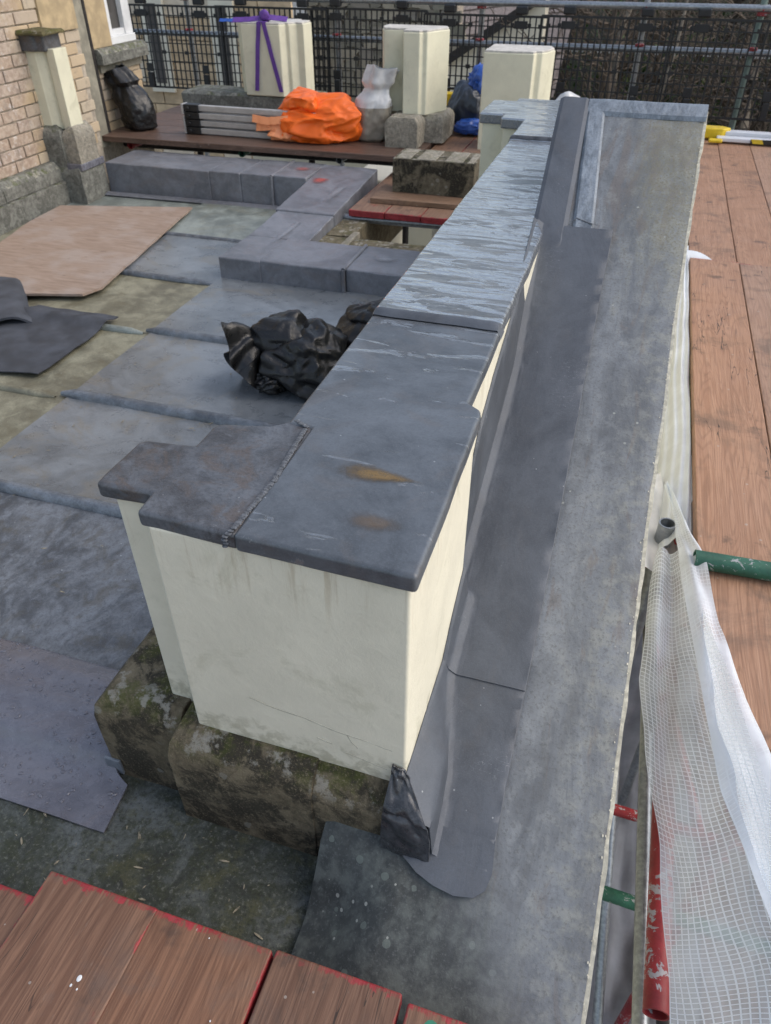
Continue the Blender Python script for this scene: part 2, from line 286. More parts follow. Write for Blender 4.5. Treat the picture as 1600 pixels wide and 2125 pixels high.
def net(name, film, line, cells):
    n = N(name); u = n.uv(); x, y, z = n.xyz(n.sc(u, (cells[0], cells[1], 1)))
    lx = n.math('LESS_THAN', n.math('FRACT', x), .2); ly = n.math('LESS_THAN', n.math('FRACT', y), .2)
    l = n.math('MAXIMUM', lx, ly); f = n.noise(n.pos(), 9, 4, .6)
    al = n.math('MAXIMUM', n.math('MULTIPLY', l, line), n.math('MULTIPLY', n.lin(f, .3, .7, .7, 1.3), film))
    tr = n.n('BsdfTransparent'); df = n.n('BsdfDiffuse'); tl = n.n('BsdfTranslucent'); gl = n.n('BsdfGlossy'); gl.inputs['Roughness'].default_value = .3
    for k in (df, tl): k.inputs[0].default_value = (.86, .9, .94, 1)
    a = n.n('MixShader'); a.inputs[0].default_value = .35; n.t.links.new(df.outputs[0], a.inputs[1]); n.t.links.new(tl.outputs[0], a.inputs[2])
    a2 = n.n('MixShader'); a2.inputs[0].default_value = .06; n.t.links.new(a.outputs[0], a2.inputs[1]); n.t.links.new(gl.outputs[0], a2.inputs[2])
    m = n.n('MixShader'); n.put(m.inputs[0], al); n.t.links.new(tr.outputs[0], m.inputs[1]); n.t.links.new(a2.outputs[0], m.inputs[2])
    n.t.links.new(m.outputs[0], n.o.inputs[0]); n.t.nodes.remove(n.b); return n.m
NET = net('reinforced_sheet', .6, 1, (1, 1))
NETB = net('reinforced_sheet_band', .93, .97, (1, 1))

# ------------------------------------------------------------------ object helpers
def tag(o, label=None, cat=None, group=None, kind=None):
    for k, v in (('label', label), ('category', cat), ('group', group), ('kind', kind)):
        if v: o[k] = v
    return o
def thing(name, loc, label, cat, group=None, rz=0):
    o = bpy.data.objects.new(name, None); COL.objects.link(o); o.location = loc; o.rotation_euler = (0, 0, rz); o.empty_display_size = .05
    return tag(o, label, cat, group)
WORLD = {}
def wloc(o):
    v = Vector(o.location)
    while o.parent: o = o.parent; v = v + Vector(o.location)
    return v
def link(name, me, mat, parent=None, bev=0, seg=2, smooth=None):
    o = bpy.data.objects.new(name, me); COL.objects.link(o)
    if mat and not me.materials: me.materials.append(mat)
    if parent: o.parent = parent
    if bev:
        b = o.modifiers.new('bevel', 'BEVEL'); b.width = bev; b.segments = seg; b.limit_method = 'ANGLE'; b.angle_limit = R(38); b.harden_normals = True
    return o
def build(name, bm, mat, parent=None, bev=0, seg=2, smooth=35, world=True, at=None):
    """bm holds world coordinates; it is moved into the frame of its parent (or of the point 'at')."""
    off = wloc(parent) if (parent and world) else (Vector(at) if at else None)
    if off is not None:
        for v in bm.verts: v.co -= off
    bmesh.ops.recalc_face_normals(bm, faces=bm.faces)
    if any(e.is_boundary for e in bm.edges) and sum(f.normal.z * f.calc_area() for f in bm.faces) < 0: bmesh.ops.reverse_faces(bm, faces=bm.faces[:])
    me = bpy.data.meshes.new(name); bm.to_mesh(me); bm.free()
    for p in me.polygons: p.use_smooth = True
    me.set_sharp_from_angle(angle=R(smooth))
    o = link(name, me, mat, parent, bev, seg)
    if at: o.location = at
    return o
def B(): return bmesh.new()
def box(bm, x0, x1, y0, y1, z0, z1):
    v = [bm.verts.new(p) for p in ((x0, y0, z0), (x1, y0, z0), (x1, y1, z0), (x0, y1, z0), (x0, y0, z1), (x1, y0, z1), (x1, y1, z1), (x0, y1, z1))]
    for f in ((0, 3, 2, 1), (4, 5, 6, 7), (0, 1, 5, 4), (1, 2, 6, 5), (2, 3, 7, 6), (3, 0, 4, 7)): bm.faces.new([v[i] for i in f])
    return bm
def prism(bm, poly, z0, z1, zf=None):
    lo = [bm.verts.new((x, y, z0)) for x, y in poly]; hi = [bm.verts.new((x, y, zf(x, y) if zf else z1)) for x, y in poly]
    bm.faces.new(lo[::-1]); bm.faces.new(hi); n = len(poly)
    for i in range(n): bm.faces.new((lo[i], lo[(i + 1) % n], hi[(i + 1) % n], hi[i]))
    return bm
def tube(bm, p0, p1, r, seg=14, hollow=False, wall=.004):
    p0, p1 = Vector(p0), Vector(p1); ax = (p1 - p0).normalized(); q = ax.to_track_quat('Z', 'Y')
    def ring(p, rr): return [bm.verts.new(p + q @ Vector((rr * math.cos(2 * math.pi * i / seg), rr * math.sin(2 * math.pi * i / seg), 0))) for i in range(seg)]
    def skin(a, b):
        for i in range(seg): bm.faces.new((a[i], a[(i + 1) % seg], b[(i + 1) % seg], b[i]))
    a, b = ring(p0, r), ring(p1, r); skin(a, b)
    if hollow:
        for e, o, s in ((a, p0, 1), (b, p1, -1)):
            i1 = ring(o, r - wall); i2 = ring(o + ax * s * min(.12, (p1 - p0).length / 2.1), r - wall); skin(e, i1); skin(i1, i2); bm.faces.new(i2)
    else: bm.faces.new(a); bm.faces.new(b)
    return bm
def grid(bm, f, nu, nv, uvf=None):
    vs = [[bm.verts.new(f(i / nu, j / nv)) for i in range(nu + 1)] for j in range(nv + 1)]
    L = bm.loops.layers.uv.verify() if uvf else None
    for j in range(nv):
        for i in range(nu):
            fc = bm.faces.new((vs[j][i], vs[j][i + 1], vs[j + 1][i + 1], vs[j + 1][i]))
            if L:
                for l, (a, b) in zip(fc.loops, ((i, j), (i + 1, j), (i + 1, j + 1), (i, j + 1))): l[L].uv = uvf(a / nu, b / nv)
    return bm
def nz(x, y=0, z=0, s=1): return noise.noise(Vector((x * s, y * s, z * s)))
def wob(poly, step=.03, amp=.002, seed=0):
    out = []
    for i, a in enumerate(poly):
        b = poly[(i + 1) % len(poly)]; a, b = Vector(a), Vector(b); L = (b - a).length; k = max(1, int(L / step)); nrm = Vector((b.y - a.y, a.x - b.x)).normalized()
        for j in range(k):
            p = a.lerp(b, j / k); e = nz(p.x + seed, p.y, seed, 9) * amp * (0.35 if j == 0 else 1); out.append((p.x + nrm.x * e, p.y + nrm.y * e))
    return out
def solid(o, t, off=-1):
    m = o.modifiers.new('thickness', 'SOLIDIFY'); m.thickness = t; m.offset = off
    e = o.modifiers.new('split', 'EDGE_SPLIT'); e.split_angle = R(50); return o
def copy(o, **k):
    c = o.copy(); COL.objects.link(c)
    for a, v in k.items(): setattr(c, a, v)
    return c
def itp(t, tab):
    if t <= tab[0][0]: return tab[0][1]
    for (a, va), (b, vb) in zip(tab, tab[1:]):
        if t <= b: return va + (vb - va) * (t - a) / (b - a)
    return tab[-1][1]
# ================================================================== SETTING
gz = -4.2
bm = B(); grid(bm, lambda u, v: (-60 + 120 * u, -40 + 130 * v, gz), 4, 4)
GROUND = plain('wet_yard_ground', (.2, .2, .19), .8, 0, .35, 2, .2)
tag(build('ground', bm, GROUND), 'wet grey yard far below the roof', 'ground', kind='structure')
BANKM = plain('dark_woodland_floor', (.03, .035, .018), .95, 0, .6, 1.5, .8)
def bank(u, v):
    x = -4 + 40 * u; y = 9.0 + 22 * v
    z = gz + 5.2 * (1 - math.cos(min(1, max(0, (y - 9) / 11)) * math.pi)) / 2 + .35 * nz(x * .5, y * .5) + max(0, y - 20) * .04
    return (x, y, z if v > 0 else gz - .2)
bm = B(); grid(bm, bank, 70, 50); tag(build('woodland_bank', bm, BANKM), 'dark wooded bank rising behind the scaffold', 'bank', kind='structure')

# ---- roof
ROOF_SLAB = plain('roof_deck', (.08, .08, .08), .9)
bm = B()
box(bm, -3.9, -1.66, -1.5, 5.05, -.35, -.03); box(bm, -1.66, -.2, -1.5, 4.08, -.35, -.031); box(bm, -.2, .13, -1.5, .3, -.35, -.032)
roof = build('roof', bm, ROOF_SLAB); tag(roof, 'flat lead covered roof with wood-cored rolls', 'roof', kind='structure')
def sheet(x0, x1, y0, y1, z, mat, name='lead_sheet', tilt=0, seed=0, step=.12):
    bm = B(); nu = max(2, int((x1 - x0) / step)); nv = max(2, int((y1 - y0) / step))
    def f(u, v):
        x = x0 + (x1 - x0) * u; y = y0 + (y1 - y0) * v
        ex = .006 * nz(y * 4, seed) if u in (0, 1) else 0
        return (x + ex, y, z + tilt * (x - x0) + .004 * nz(x * 2.4, y * 2.4, seed))
    grid(bm, f, nu, nv); o = build(name, bm, mat, roof); solid(o, .008); return o
RY = [.92, 1.545, 2.155, 2.785, 3.41, 4.05, 4.74]
sheet(-2.4, -.3, -1.4, .93, 0, MOSS_LEAD, seed=1)
LEAD_DARKROOF = lead('lead_roof_dark', (.085, .095, .11), (.16, .175, .195), (.09, .08, .06), .5, .5, 0, (1.4, 1, 1), 1.0, 5)
sheet(-2.05, -.5, RY[0], RY[1], .004, LEAD_DARKROOF, seed=2)
sheet(-2.03, -.5, RY[1], RY[2], .008, LEAD_ROOF, seed=3)
sheet(-2.03, -.5, RY[2], RY[3], .008, LEAD_ROOF, seed=4)
sheet(-2.04, -.5, RY[3], 3.56, .008, LEAD_ROOF, seed=5)
sheet(-3.74, -2.03, RY[0], RY[2] - .04, -.006, LEAD_ALGAE, seed=6)
sheet(-3.74, -2.03, RY[2] - .04, RY[3], -.006, LEAD_ALGAE, seed=7)
sheet(-3.74, -1.99, RY[3], RY[4], -.006, LEAD_ALGAE, seed=8)
sheet(-3.74, -2.68, RY[4], RY[5], -.006, LEAD_ALGAE, seed=9)
sheet(-2.69, -2.0, RY[4], RY[5], .006, LEAD_ROOF, seed=10)
sheet(-3.74, -2.78, RY[5], RY[6], -.005, LEAD_PALE, seed=11)
sheet(-2.79, -2.04, RY[5], RY[6], .006, LEAD_PALE, seed=12)
def roll(x0, x1, y, r, mat, z=0, dy=0):
    bm = B(); k = 26
    def f(u, v):
        x = x0 + (x1 - x0) * u; e = min(1, min(u, 1 - u) * k * .6 + .35); a = math.pi * (v * 1.3 - .15)
        return (x, y + dy * u - r * e * math.cos(a) + .003 * nz(x * 5, y), z + max(-.004, r * 1.15 * e * math.sin(a)) + .002 * nz(x * 7, 3))
    grid(bm, f, k, 8); build('lead_roll', bm, mat, roof)
LEAD_ROLL = lead('lead_roll_blue', (.09, .105, .125), (.15, .17, .195), (.12, .1, .08), .3, .42, 0, (1, 1, 1), .3, 5)
roll(-2.06, -.52, RY[1], .024, LEAD_ROLL, .006); roll(-3.7, -2.07, RY[1] - .02, .017, LEAD_ALGAE, -.006)
roll(-2.07, -.52, RY[2], .026, LEAD_ROLL, .006); roll(-3.7, -2.09, RY[2] - .02, .018, LEAD_ALGAE, -.006)
roll(-2.06, -.52, RY[3], .024, LEAD_ROLL, .006); roll(-3.7, -2.07, RY[3] - .015, .02, LEAD_PALE, -.006)
roll(-3.7, -2.04, RY[4], .02, LEAD_ROLL, -.004); roll(-3.7, -2.04, RY[5], .02, LEAD_ROLL, -.004)

# ================================================================== PARAPET WALL WITH END PIERS
par = thing('parapet_wall', (-.36, 2.3, 0), 'cream rendered parapet wall with lead capping and a stepped end pier on a mossy plinth', 'wall')
def coped(name, poly, z0, z1, mat, parent, bev=.008, step=.03, amp=.003, seed=0, zf=None):
    bm = B(); prism(bm, wob(poly, step, amp, seed), z0, z1, zf); return build(name, bm, mat, parent, bev, 3, 50)
# rendered bodies (set back under the lead)
bm = B(); prism(bm, [(-.617, .728), (-.19, .726), (-.19, 1.168), (-.617, 1.0)], .255, .79); build('pier', bm, PLASTER, par, .006, 2)
bm = B(); box(bm, -.712, -.6165, .785, .9, .255, .788); build('pier_return', bm, PLASTER, par, .006, 2)
bm = B(); box(bm, -.49, -.222, 1.0, 3.8, -.1, .785); build('wall', bm, PLASTER, par)
bm = B(); box(bm, -.61, -.2, 3.74, 4.22, -.1, .79); build('pier', bm, PLASTER_FAR, par, .006)
bm = B(); box(bm, -.72, -.61, 3.82, 4.14, -.1, .788); build('pier_return', bm, PLASTER_FAR, par, .006)
# lead capping
SEAM = -.462
cap_l = coped('lead_cap', [(SEAM + .004, .722), (SEAM + .004, 1.042), (-.508, 1.045), (-.535, 1.02), (-.622, 1.0), (-.634, .985), (-.634, .922), (-.722, .912), (-.734, .9), (-.734, .775), (-.634, .778), (-.63, .728)], .784, .815, LEAD_CAP_BROWN, par, seed=1)
cap_r = coped('lead_cap', [(SEAM, .72), (-.178, .714), (-.18, 1.16), (-.186, 1.182), (-.212, 1.2), (-.212, 1.56), (-.508, 1.56), (-.508, 1.03), (SEAM, 1.028)], .783, .818, LEAD_CAP, par, seed=2)
coped('lead_coping', [(-.213, 1.525), (-.214, 2.2), (-.254, 2.35), (-.256, 3.36), (-.512, 3.36), (-.511, 1.525)], .782, .8215, LEAD_WET, par, seed=3, amp=.004)
coped('lead_coping', [(-.256, 3.33), (-.2, 3.72), (-.2, 4.23), (-.62, 4.23), (-.62, 4.15), (-.735, 4.15), (-.735, 3.81), (-.62, 3.81), (-.62, 3.73), (-.512, 3.72), (-.512, 3.33)], .78, .826, LEAD_WET, par, seed=4)
# lap of the coping joints, dressed down both edges
def lip(y, z, mat, hw=.016, x0=-.515, x1=-.208):
    bm = B()
    grid(bm, lambda u, v: (x0 + (x1 - x0) * u, y + (v - .5) * 2 * hw + .003 * nz(u * 6, y), z + .011 * math.sin(math.pi * v) * min(1, min(u, 1 - u) * 18) - (.018 if u in (0, 1) else 0)), 30, 6)
    build('lead_lap', bm, mat, par)
lip(1.535, .821, LEAD_FLASH, .02); lip(3.345, .826, LEAD_BLACK, .012, -.517, -.25)
# welded seam across the pier cap
WELD = plain('lead_weld', (.125, .132, .145), .5, 0, .5, 160, .6)
def bead(pts, name, parent, r=.0042, mat=WELD):
    bm = B(); L = []
    for (a, b) in zip(pts, pts[1:]):
        a, b = Vector(a), Vector(b); k = max(1, int((b - a).length / .006)); L += [a.lerp(b, j / k) for j in range(k)]
    for i, p in enumerate(L):
        q = p + Vector((.0018 * nz(i * .7, 1), .0018 * nz(i * .7, 5), 0)); s = r * (1 + .3 * nz(i * 1.3, 9))
        bmesh.ops.create_icosphere(bm, subdivisions=1, radius=s, matrix=Matrix.Translation(q) @ Matrix.Diagonal((1.4, 1.1, .28, 1)))
    return build(name, bm, mat, parent, smooth=80)
bead([(-.478, .722, .79), (-.474, .72, .812), (-.466, .735, .8185), (-.458, .86, .819), (-.464, .95, .819), (-.47, 1.025, .818)], 'weld_seam', par)
bead([(-.47, 1.028, .819), (-.5, 1.045, .818)], 'weld_seam', par, .004)
# rust stains on the cap are thin dried films
def stain(name, cx, cy, lx, ly, z, col, parent, tail=1.0, seed=0, op=1.0):
    n = N(name + '_film'); p = n.objc(); x, y, zz = n.xyz(p); a = n.noise(p, 60, 5, .7)
    xx = n.math('DIVIDE', x, lx); yy = n.math('DIVIDE', y, ly)
    wd = n.math('MULTIPLY', n.math('SUBTRACT', 1.0, xx), .5)        # tapers toward +x
    r = n.math('SQRT', n.math('ADD', n.math('POWER', n.math('ABSOLUTE', xx), 2), n.math('POWER', n.math('ABSOLUTE', n.math('DIVIDE', yy, n.math('ADD', n.math('MULTIPLY', wd, tail), 1 - tail + .05))), 2)))
    r = n.math('ADD', r, n.math('MULTIPLY', n.math('SUBTRACT', a, .5), 1.1))
    c = n.mix(n.ss(r, .2, .8), col, tuple(k * .45 for k in col)); al = n.math('MULTIPLY', n.ss(r, 1.0, .3), n.lin(a, .3, .7, .45 * op, .9 * op))
    n.put(n.b.inputs['Alpha'], al); m = n.done(c, .5)
    bm = B(); grid(bm, lambda u, v: (cx + (u - .5) * 2.3 * lx, cy + (v - .5) * 2.3 * ly, z), 2, 2); o = build('rust_stain' if 'rust' in name else 'surface_stain', bm, m, None, at=(cx, cy, z))
    o.parent = parent; o.location = Vector((cx, cy, z)) - wloc(parent)
stain('rust_big', -.3, .925, .085, .042, .8192, (.24, .15, .05), par)
stain('rust_small', -.272, .808, .055, .03, .8193, (.2, .13, .07), par, .4, 0, .55)
# hairline cracks in the render: thin raised-edge lines on the face
CRACK = plain('render_crack', (.42, .4, .32), .9)
def crack(pts, y, w=.0009):
    bm = B()
    for (a, b) in zip(pts, pts[1:]):
        k = 8
        for j in range(k):
            p = [a[i] + (b[i] - a[i]) * j / k + (.0022 * nz(a[0] * 50 + j, 7 + i) if 0 < j else 0) for i in (0, 1)]
            q = [a[i] + (b[i] - a[i]) * (j + 1) / k + (.0022 * nz(a[0] * 50 + j + 1, 7 + i) if j + 1 < k else 0) for i in (0, 1)]
            tube(bm, (p[0], y, p[1]), (q[0], y, q[1]), w * (.6 + .5 * random.random()), 5)
    build('crack', bm, CRACK, par)
crack([(-.49, .418), (-.44, .405), (-.38, .40), (-.32, .385), (-.27, .381), (-.215, .372)], .7265)
crack([(-.3, .383), (-.292, .365), (-.28, .352)], .7265); crack([(-.31, .328), (-.26, .318), (-.225, .31)], .7265); crack([(-.36, .35), (-.33, .343)], .7265, .001)
# mossy plinth: stones with a weathered top
def rough_block(name, x0, x1, y0, y1, z0, z1, ch, mat, parent, amp=.005, n=7, seed=0, cx=(1, 1), cy=(1, 1)):
    """a stone with chamfered top edges and an uneven surface"""
    bm = B(); bmesh.ops.create_cube(bm, size=1); bmesh.ops.subdivide_edges(bm, edges=bm.edges[:], cuts=n, use_grid_fill=True)
    for v in bm.verts:
        u, t, s = v.co.x + .5, v.co.y + .5, v.co.z + .5
        z = z0 + (z1 - z0) * s; k = max(0, (z - (z1 - ch)) / ch) if ch else 0
        xa = x0 + ch * k * cx[0]; xb = x1 - ch * k * cx[1]; ya = y0 + ch * k * cy[0]; yb = y1 - ch * k * cy[1]
        p = Vector((xa + (xb - xa) * u, ya + (yb - ya) * t, z)); q = p * 11 + Vector((seed, 0, 0))
        p += Vector((nz(*q), nz(q.y, q.z, q.x + 9), nz(q.z, q.x, q.y + 5))) * amp
        v.co = p
    return build(name, bm, mat, parent, .0025, 2, 34)
rough_block('plinth_stone', -.668, -.36, .676, 1.02, -.02, .284, .04, STONE_MOSS, par, .0018, 9, 1, cx=(.4, 0), cy=(1, 0))
rough_block('plinth_stone', -.3615, -.142, .679, 1.0, -.02, .28, .05, STONE_MOSS, par, .0018, 9, 2, cx=(0, 1), cy=(1, 0))
rough_block('plinth_stone', -.872, -.6675, .722, .975, -.02, .27, .035, STONE_MOSS, par, .002, 9, 3, cx=(.8, 0), cy=(1, .3))
# ================================================================== PEDIMENT WITH LEAD-COVERED RAKING TOP
ped = thing('pediment', (-.03, 2.79, gz), 'raking pediment top covered in weathered grey lead with cream painted edge', 'pediment')
PROF = [(-.4, -.12), (.1, .0), (.35, .052), (.504, .101), (.75, .182), (.963, .252), (1.2, .345), (1.434, .432), (1.75, .553), (2.056, .672), (2.4, .842), (2.791, 1.058)]
def rz(y):
    s = 0
    for k in range(-3, 4): s += itp(min(2.791, y + k * .04), PROF)
    e = itp(y, PROF); return s / 7 if y < 2.65 else e
XL, XE = -.335, .183
def led(u, v):
    x = XL + (XE - XL) * u; y = -.35 + 3.141 * v
    if y > .72: x = max(x, -.252 + (.0005 * u))
    z = rz(y) + .002 * nz(x * 6, y * 3) + .001 * nz(x * 16, y * 9)
    q_ = min(1, max(0, (-.17 - x) / .15)); q_ = q_ * q_ * (3 - 2 * q_); k_ = min(1, max(0, (.655 - y) / .1)); z -= (z - .028) * q_ * k_ if z > .028 else 0
    if u == 1: x += .004 * nz(y * 3.1, 4) + .0015 * nz(y * 20); z -= .004
    if u == 0: z -= .01
    return (x, y, z)
bm = B(); grid(bm, led, 26, 110); o = build('lead_covering', bm, LEDGE, ped); solid(o, .007)
def ybody(x0, x1, drop, zbot, name, mat, back=True, ya=-.35, yb=2.791):
    ys = [ya + (yb - ya) * i / 40 for i in range(41)]; top = [(y, rz(y) - drop) for y in ys]
    if back: top += [(2.791 + (2.791 - y), rz(y) - drop) for y in ys[::-1][1:20]]
    pts = top + [(top[-1][0], zbot), (top[0][0], zbot)]
    bm = B(); a = [bm.verts.new((x0, *p)) for p in pts]; b = [bm.verts.new((x1, *p)) for p in pts]; n = len(pts)
    bm.faces.new(a); bm.faces.new(b[::-1])
    for i in range(n): bm.faces.new((a[i], a[(i + 1) % n], b[(i + 1) % n], b[i]))
    return build(name, bm, mat, ped)
ybody(-.236, .135, .03, -1.5, 'tympanum', PLASTER_FAR, True, .75)
ybody(-.08, .134, .03, -1.5, 'tympanum', PLASTER_FAR, False, -.35, .749)
def lipf(u, v):                                # cream painted lip of the cornice, uneven
    y = -.35 + 3.141 * v; e = .0035 * nz(y * 17, 2) + .003 * nz(y * 3.1, 4)
    sec = [(.13, -.012), (XE + .0075 + e, -.0045 + e * .6), (XE + .009 + e, -.02), (.15, -.11), (.13, -.16)]
    k = min(3, int(u * 4)); t = u * 4 - k; a, b = sec[k], sec[k + 1]
    return (a[0] + (b[0] - a[0]) * t, y, rz(y) + a[1] + (b[1] - a[1]) * t)
bm = B(); grid(bm, lipf, 4, 240); build('cornice_edge', bm, LIP, ped)
bm = B()                                        # flaking specks of paint along the edge
for i in range(260):
    y = random.uniform(.2, 2.7); x = XE - abs(random.gauss(0, .004)) + .003; s = random.uniform(.0006, .0017)
    bmesh.ops.create_icosphere(bm, subdivisions=1, radius=s, matrix=Matrix.Translation((x + .004 * nz(y * 3.1, 4), y, rz(y) + .001)) @ Matrix.Diagonal((1, 2.2, .5, 1)))
tag(build('paint_flakes', bm, LIP, ped), kind='stuff')
# far slope of the pediment, lead too
bm = B(); grid(bm, lambda u, v: (-.25 + (XE + .25) * u, 2.795 + 1.4 * v, rz(2.791 - 1.4 * v) + .001), 6, 20); solid(build('lead_covering', bm, LEDGE, ped), .007)
# side flashing dressed up the wall and over the ledge
def flash(y0, y1, name, mat=LEAD_FLASH, lift=0.0, k=40):
    def f(u, v):
        y = y0 + (y1 - y0) * v; b = rz(y) + .0055 + lift
        xw = -.1885 if y < 1.17 else (-.1885 - (y - 1.17) * 1.28 if y < 1.195 else -.2205)
        zt = max(itp(y, [(.72, .312), (1.0, .318), (1.066, .375), (1.195, .45), (1.41, .645), (1.54, .7), (1.793, .775), (1.874, .815), (2.0, .826), (2.5, .83)]), b + .004) + .003 * nz(y * 7, 3)
        if y > 1.8: xw = xw - (y - 1.8) * .07
        if y < .722: k_ = (.722 - y) / .058; xw += .054 * k_; zt -= .05 * k_
        xp = -.126 + .010 * nz(y * 4, 8); hp = .262 - rz(y)                       # plinth still standing proud of the ledge here
        pr = max(0, min(1, hp / .06))
        base = [(xw, zt), (xw + .006, zt - .004)]
        p1 = (xw + .014, b + .012); p2 = (xw + .03, b + .001)
        q1 = (max(xw + .004, xp - .004), .262); q2 = (xp + .004, b + .006)
        m1 = tuple(p1[i] + (q1[i] - p1[i]) * pr for i in (0, 1)); m2 = tuple(p2[i] + (q2[i] - p2[i]) * pr for i in (0, 1))
        m3 = (m2[0] + .012, b)
        xr = -.012 - .02 * max(0, (y - 1.2)) * .55 + .0015 * nz(y * 5)
        sec = base + [m1, m2, m3, (m3[0] + (xr - m3[0]) * .5, b + .001), (xr - .002, b + .001), (xr, b)]
        t = u * 7; i = min(6, int(t)); t -= i; a, c = sec[i], sec[i + 1]
        wr = .0012 * nz(u * 9, y * 40)
        return (a[0] + (c[0] - a[0]) * t, y, a[1] + (c[1] - a[1]) * t + wr)
    bm = B(); grid(bm, f, 28, k); o = build(name, bm, mat, ped, smooth=60); solid(o, .003); return o
flash(.668, 1.012, 'side_flashing', LEAD_FLASH, .005, 60)
flash(1.0, 2.31, 'side_flashing', LEAD_FLASH, .009, 120)
# rounded near end of the flashing on the ledge
def endpoly():
    pts = [(-.012, .72), (-.0085, .69), (-.006, .665), (-.012, .638), (-.03, .622), (-.065, .616), (-.105, .622), (-.14, .634), (-.17, .652), (-.195, .672), (-.12, .68), (-.118, .72)]
    return pts
bm = B(); vs_ = [bm.verts.new((x, y, rz(y) + .0118)) for x, y in wob(endpoly(), .012, .001)]; bm.faces.new(vs_); bmesh.ops.triangulate(bm, faces=bm.faces)
solid(build('flashing_end', bm, LEAD_FLASH, ped), .004)
# dark lead dressed and wrinkled round the plinth corner
def wrap(u, v):
    zb = rz(.655) + .003
    Lf = [(-.214, .724, .338), (-.214, .718, .315), (-.216, .676, .275), (-.217, .666, .235), (-.217, .662, zb)]
    Rt = [(-.184, .724, .325), (-.178, .716, .309), (-.131, .665, .262), (-.124, .661, .225), (-.122, .657, zb)]
    t = v * 4; i = min(3, int(t)); t -= i; a = Vector(Lf[i]).lerp(Vector(Lf[i + 1]), t); c = Vector(Rt[i]).lerp(Vector(Rt[i + 1]), t); p = a.lerp(c, u)
    w_ = .007 * (abs(math.sin(u * 2.2 - v * 13 + 2.4 * nz(u * 2, v * 3))) - .3) * math.sin(math.pi * min(.95, u * .9 + .08)) + .002 * nz(u * 6, v * 9)
    return (p.x, p.y - w_ - .002, p.z + w_ * .5)
bm = B(); grid(bm, wrap, 30, 40); solid(build('corner_dressing', bm, LEAD_BLACK, ped, smooth=60), .003)
# upper strips near the apex
def strip(xa0, xb0, xa1, xb1, y0, y1, lift, mat, name, skew=0):
    def f(u, v):
        y = y0 + (y1 - y0) * v + skew * (1 - v) * u; xa = xa0 + (xa1 - xa0) * v; xb = xb0 + (xb1 - xb0) * v
        e = -.006 if u == 0 or u == 1 else (-.004 if v == 0 else 0)
        return (xa + (xb - xa) * u, y, rz(min(y, 2.79)) + lift + e + .0015 * nz(u * 3, y * 8))
    bm = B(); grid(bm, f, 8, 30); o = build(name, bm, mat, ped, smooth=20); solid(o, .004)
strip(-.256, -.152, -.272, -.177, 2.17, 2.795, .016, LEAD_FLASH, 'upper_flashing', .06)
strip(-.141, -.08, -.18, -.124, 2.315, 2.775, .0115, LEAD_STRIP, 'pale_strip')
def ridge(u, v):
    x = -.178 + .366 * u; s = [(2.742, .001), (2.746, .012), (2.775, .016), (2.797, .014), (2.802, -.03)]; t = v * 4; i = min(3, int(t)); t -= i
    y = s[i][0] + (s[i + 1][0] - s[i][0]) * t; zz = s[i][1] + (s[i + 1][1] - s[i][1]) * t
    return (x, y + .004 * nz(x * 9, 2), rz(min(2.79, y)) + zz + .002 * nz(x * 14, 6))
bm = B(); grid(bm, ridge, 24, 8); solid(build('ridge_strip', bm, LEAD_STRIP, ped), .003)
def arc(x, y): return (x, y, rz(y) + .012)
bead([arc(-.245, 2.0), arc(-.225, 2.03), arc(-.205, 2.08), arc(-.196, 2.13), arc(-.193, 2.175)], 'weld_seam', ped, .0035)
bead([arc(-.15, 2.2), arc(-.152, 2.25), arc(-.145, 2.33), arc(-.135, 2.345), arc(-.09, 2.33), arc(-.06, 2.325)], 'weld_seam', ped, .003)

# ================================================================== LEAD-COVERED KERBS ROUND THE ROOF OPENING
kerb = thing('lead_covered_kerb', (-2.05, 4.3, 0), 'stepped kerb wrapped in grey lead sheets around the roof opening', 'kerb')
def kerb_piece(x0, x1, y0, y1, z, ax, seed, slope=0, mat=None):
    bm = B(); nu = max(3, int((x1 - x0) / .06)); nv = max(3, int((y1 - y0) / .06))
    poly = wob([(x0, y0), (x1, y0), (x1, y1), (x0, y1)], .06, .004, seed)
    prism(bm, poly, 0, z, lambda x, y: z + slope * (y - y0) + .004 * nz(x * 7, y * 7, seed))
    return build('lead_sheet', bm, mat or LEAD_KERB, kerb, .008, 3, 50)
# front run
kerb_piece(-2.035, -1.79, 3.49, 3.86, .122, 0, 1); kerb_piece(-1.795, -1.335, 3.496, 3.872, .124, 0, 2); kerb_piece(-1.318, -.52, 3.51, 3.885, .126, 0, 3)
roll_ = lambda x, y0, y1, z: (lambda bm: (tube(bm, (x, y0 - .006, z - .13), (x, y0 - .006, z), .011), tube(bm, (x, y0 - .006, z), (x, y1, z + .004), .011), build('welt', bm, LEAD_KERB, kerb)))(B())
roll_(-1.326, 3.505, 3.87, .124)
# side run
kerb_piece(-2.033, -1.665, 3.86, 4.28, .121, 1, 4, .05); kerb_piece(-2.045, -1.66, 4.265, 5.12, .15, 1, 5, .07)
# back run
xs = [-3.56, -2.75, -2.52, -2.29, -2.04]
for i, (a, b) in enumerate(zip(xs, xs[1:])): kerb_piece(a - .003, b - .002 * i, 4.72 + .035 * (b + 3.56), 5.12 + .03 * (b + 3.56), .2 + .001 * i, 0, 10 + i)
bm = B(); tube(bm, (-2.29, 4.755, .01), (-2.29, 4.755, .2), .01); tube(bm, (-2.29, 4.755, .2), (-2.29, 5.15, .204), .01); build('welt', bm, LEAD_KERB, kerb)
bm = B(); grid(bm, lambda u, v: (-3.56 + 1.55 * u, 4.66 + .05 * v + .05 * u, .006 + .012 * v), 12, 2); build('apron', bm, LEAD_KERB, kerb)
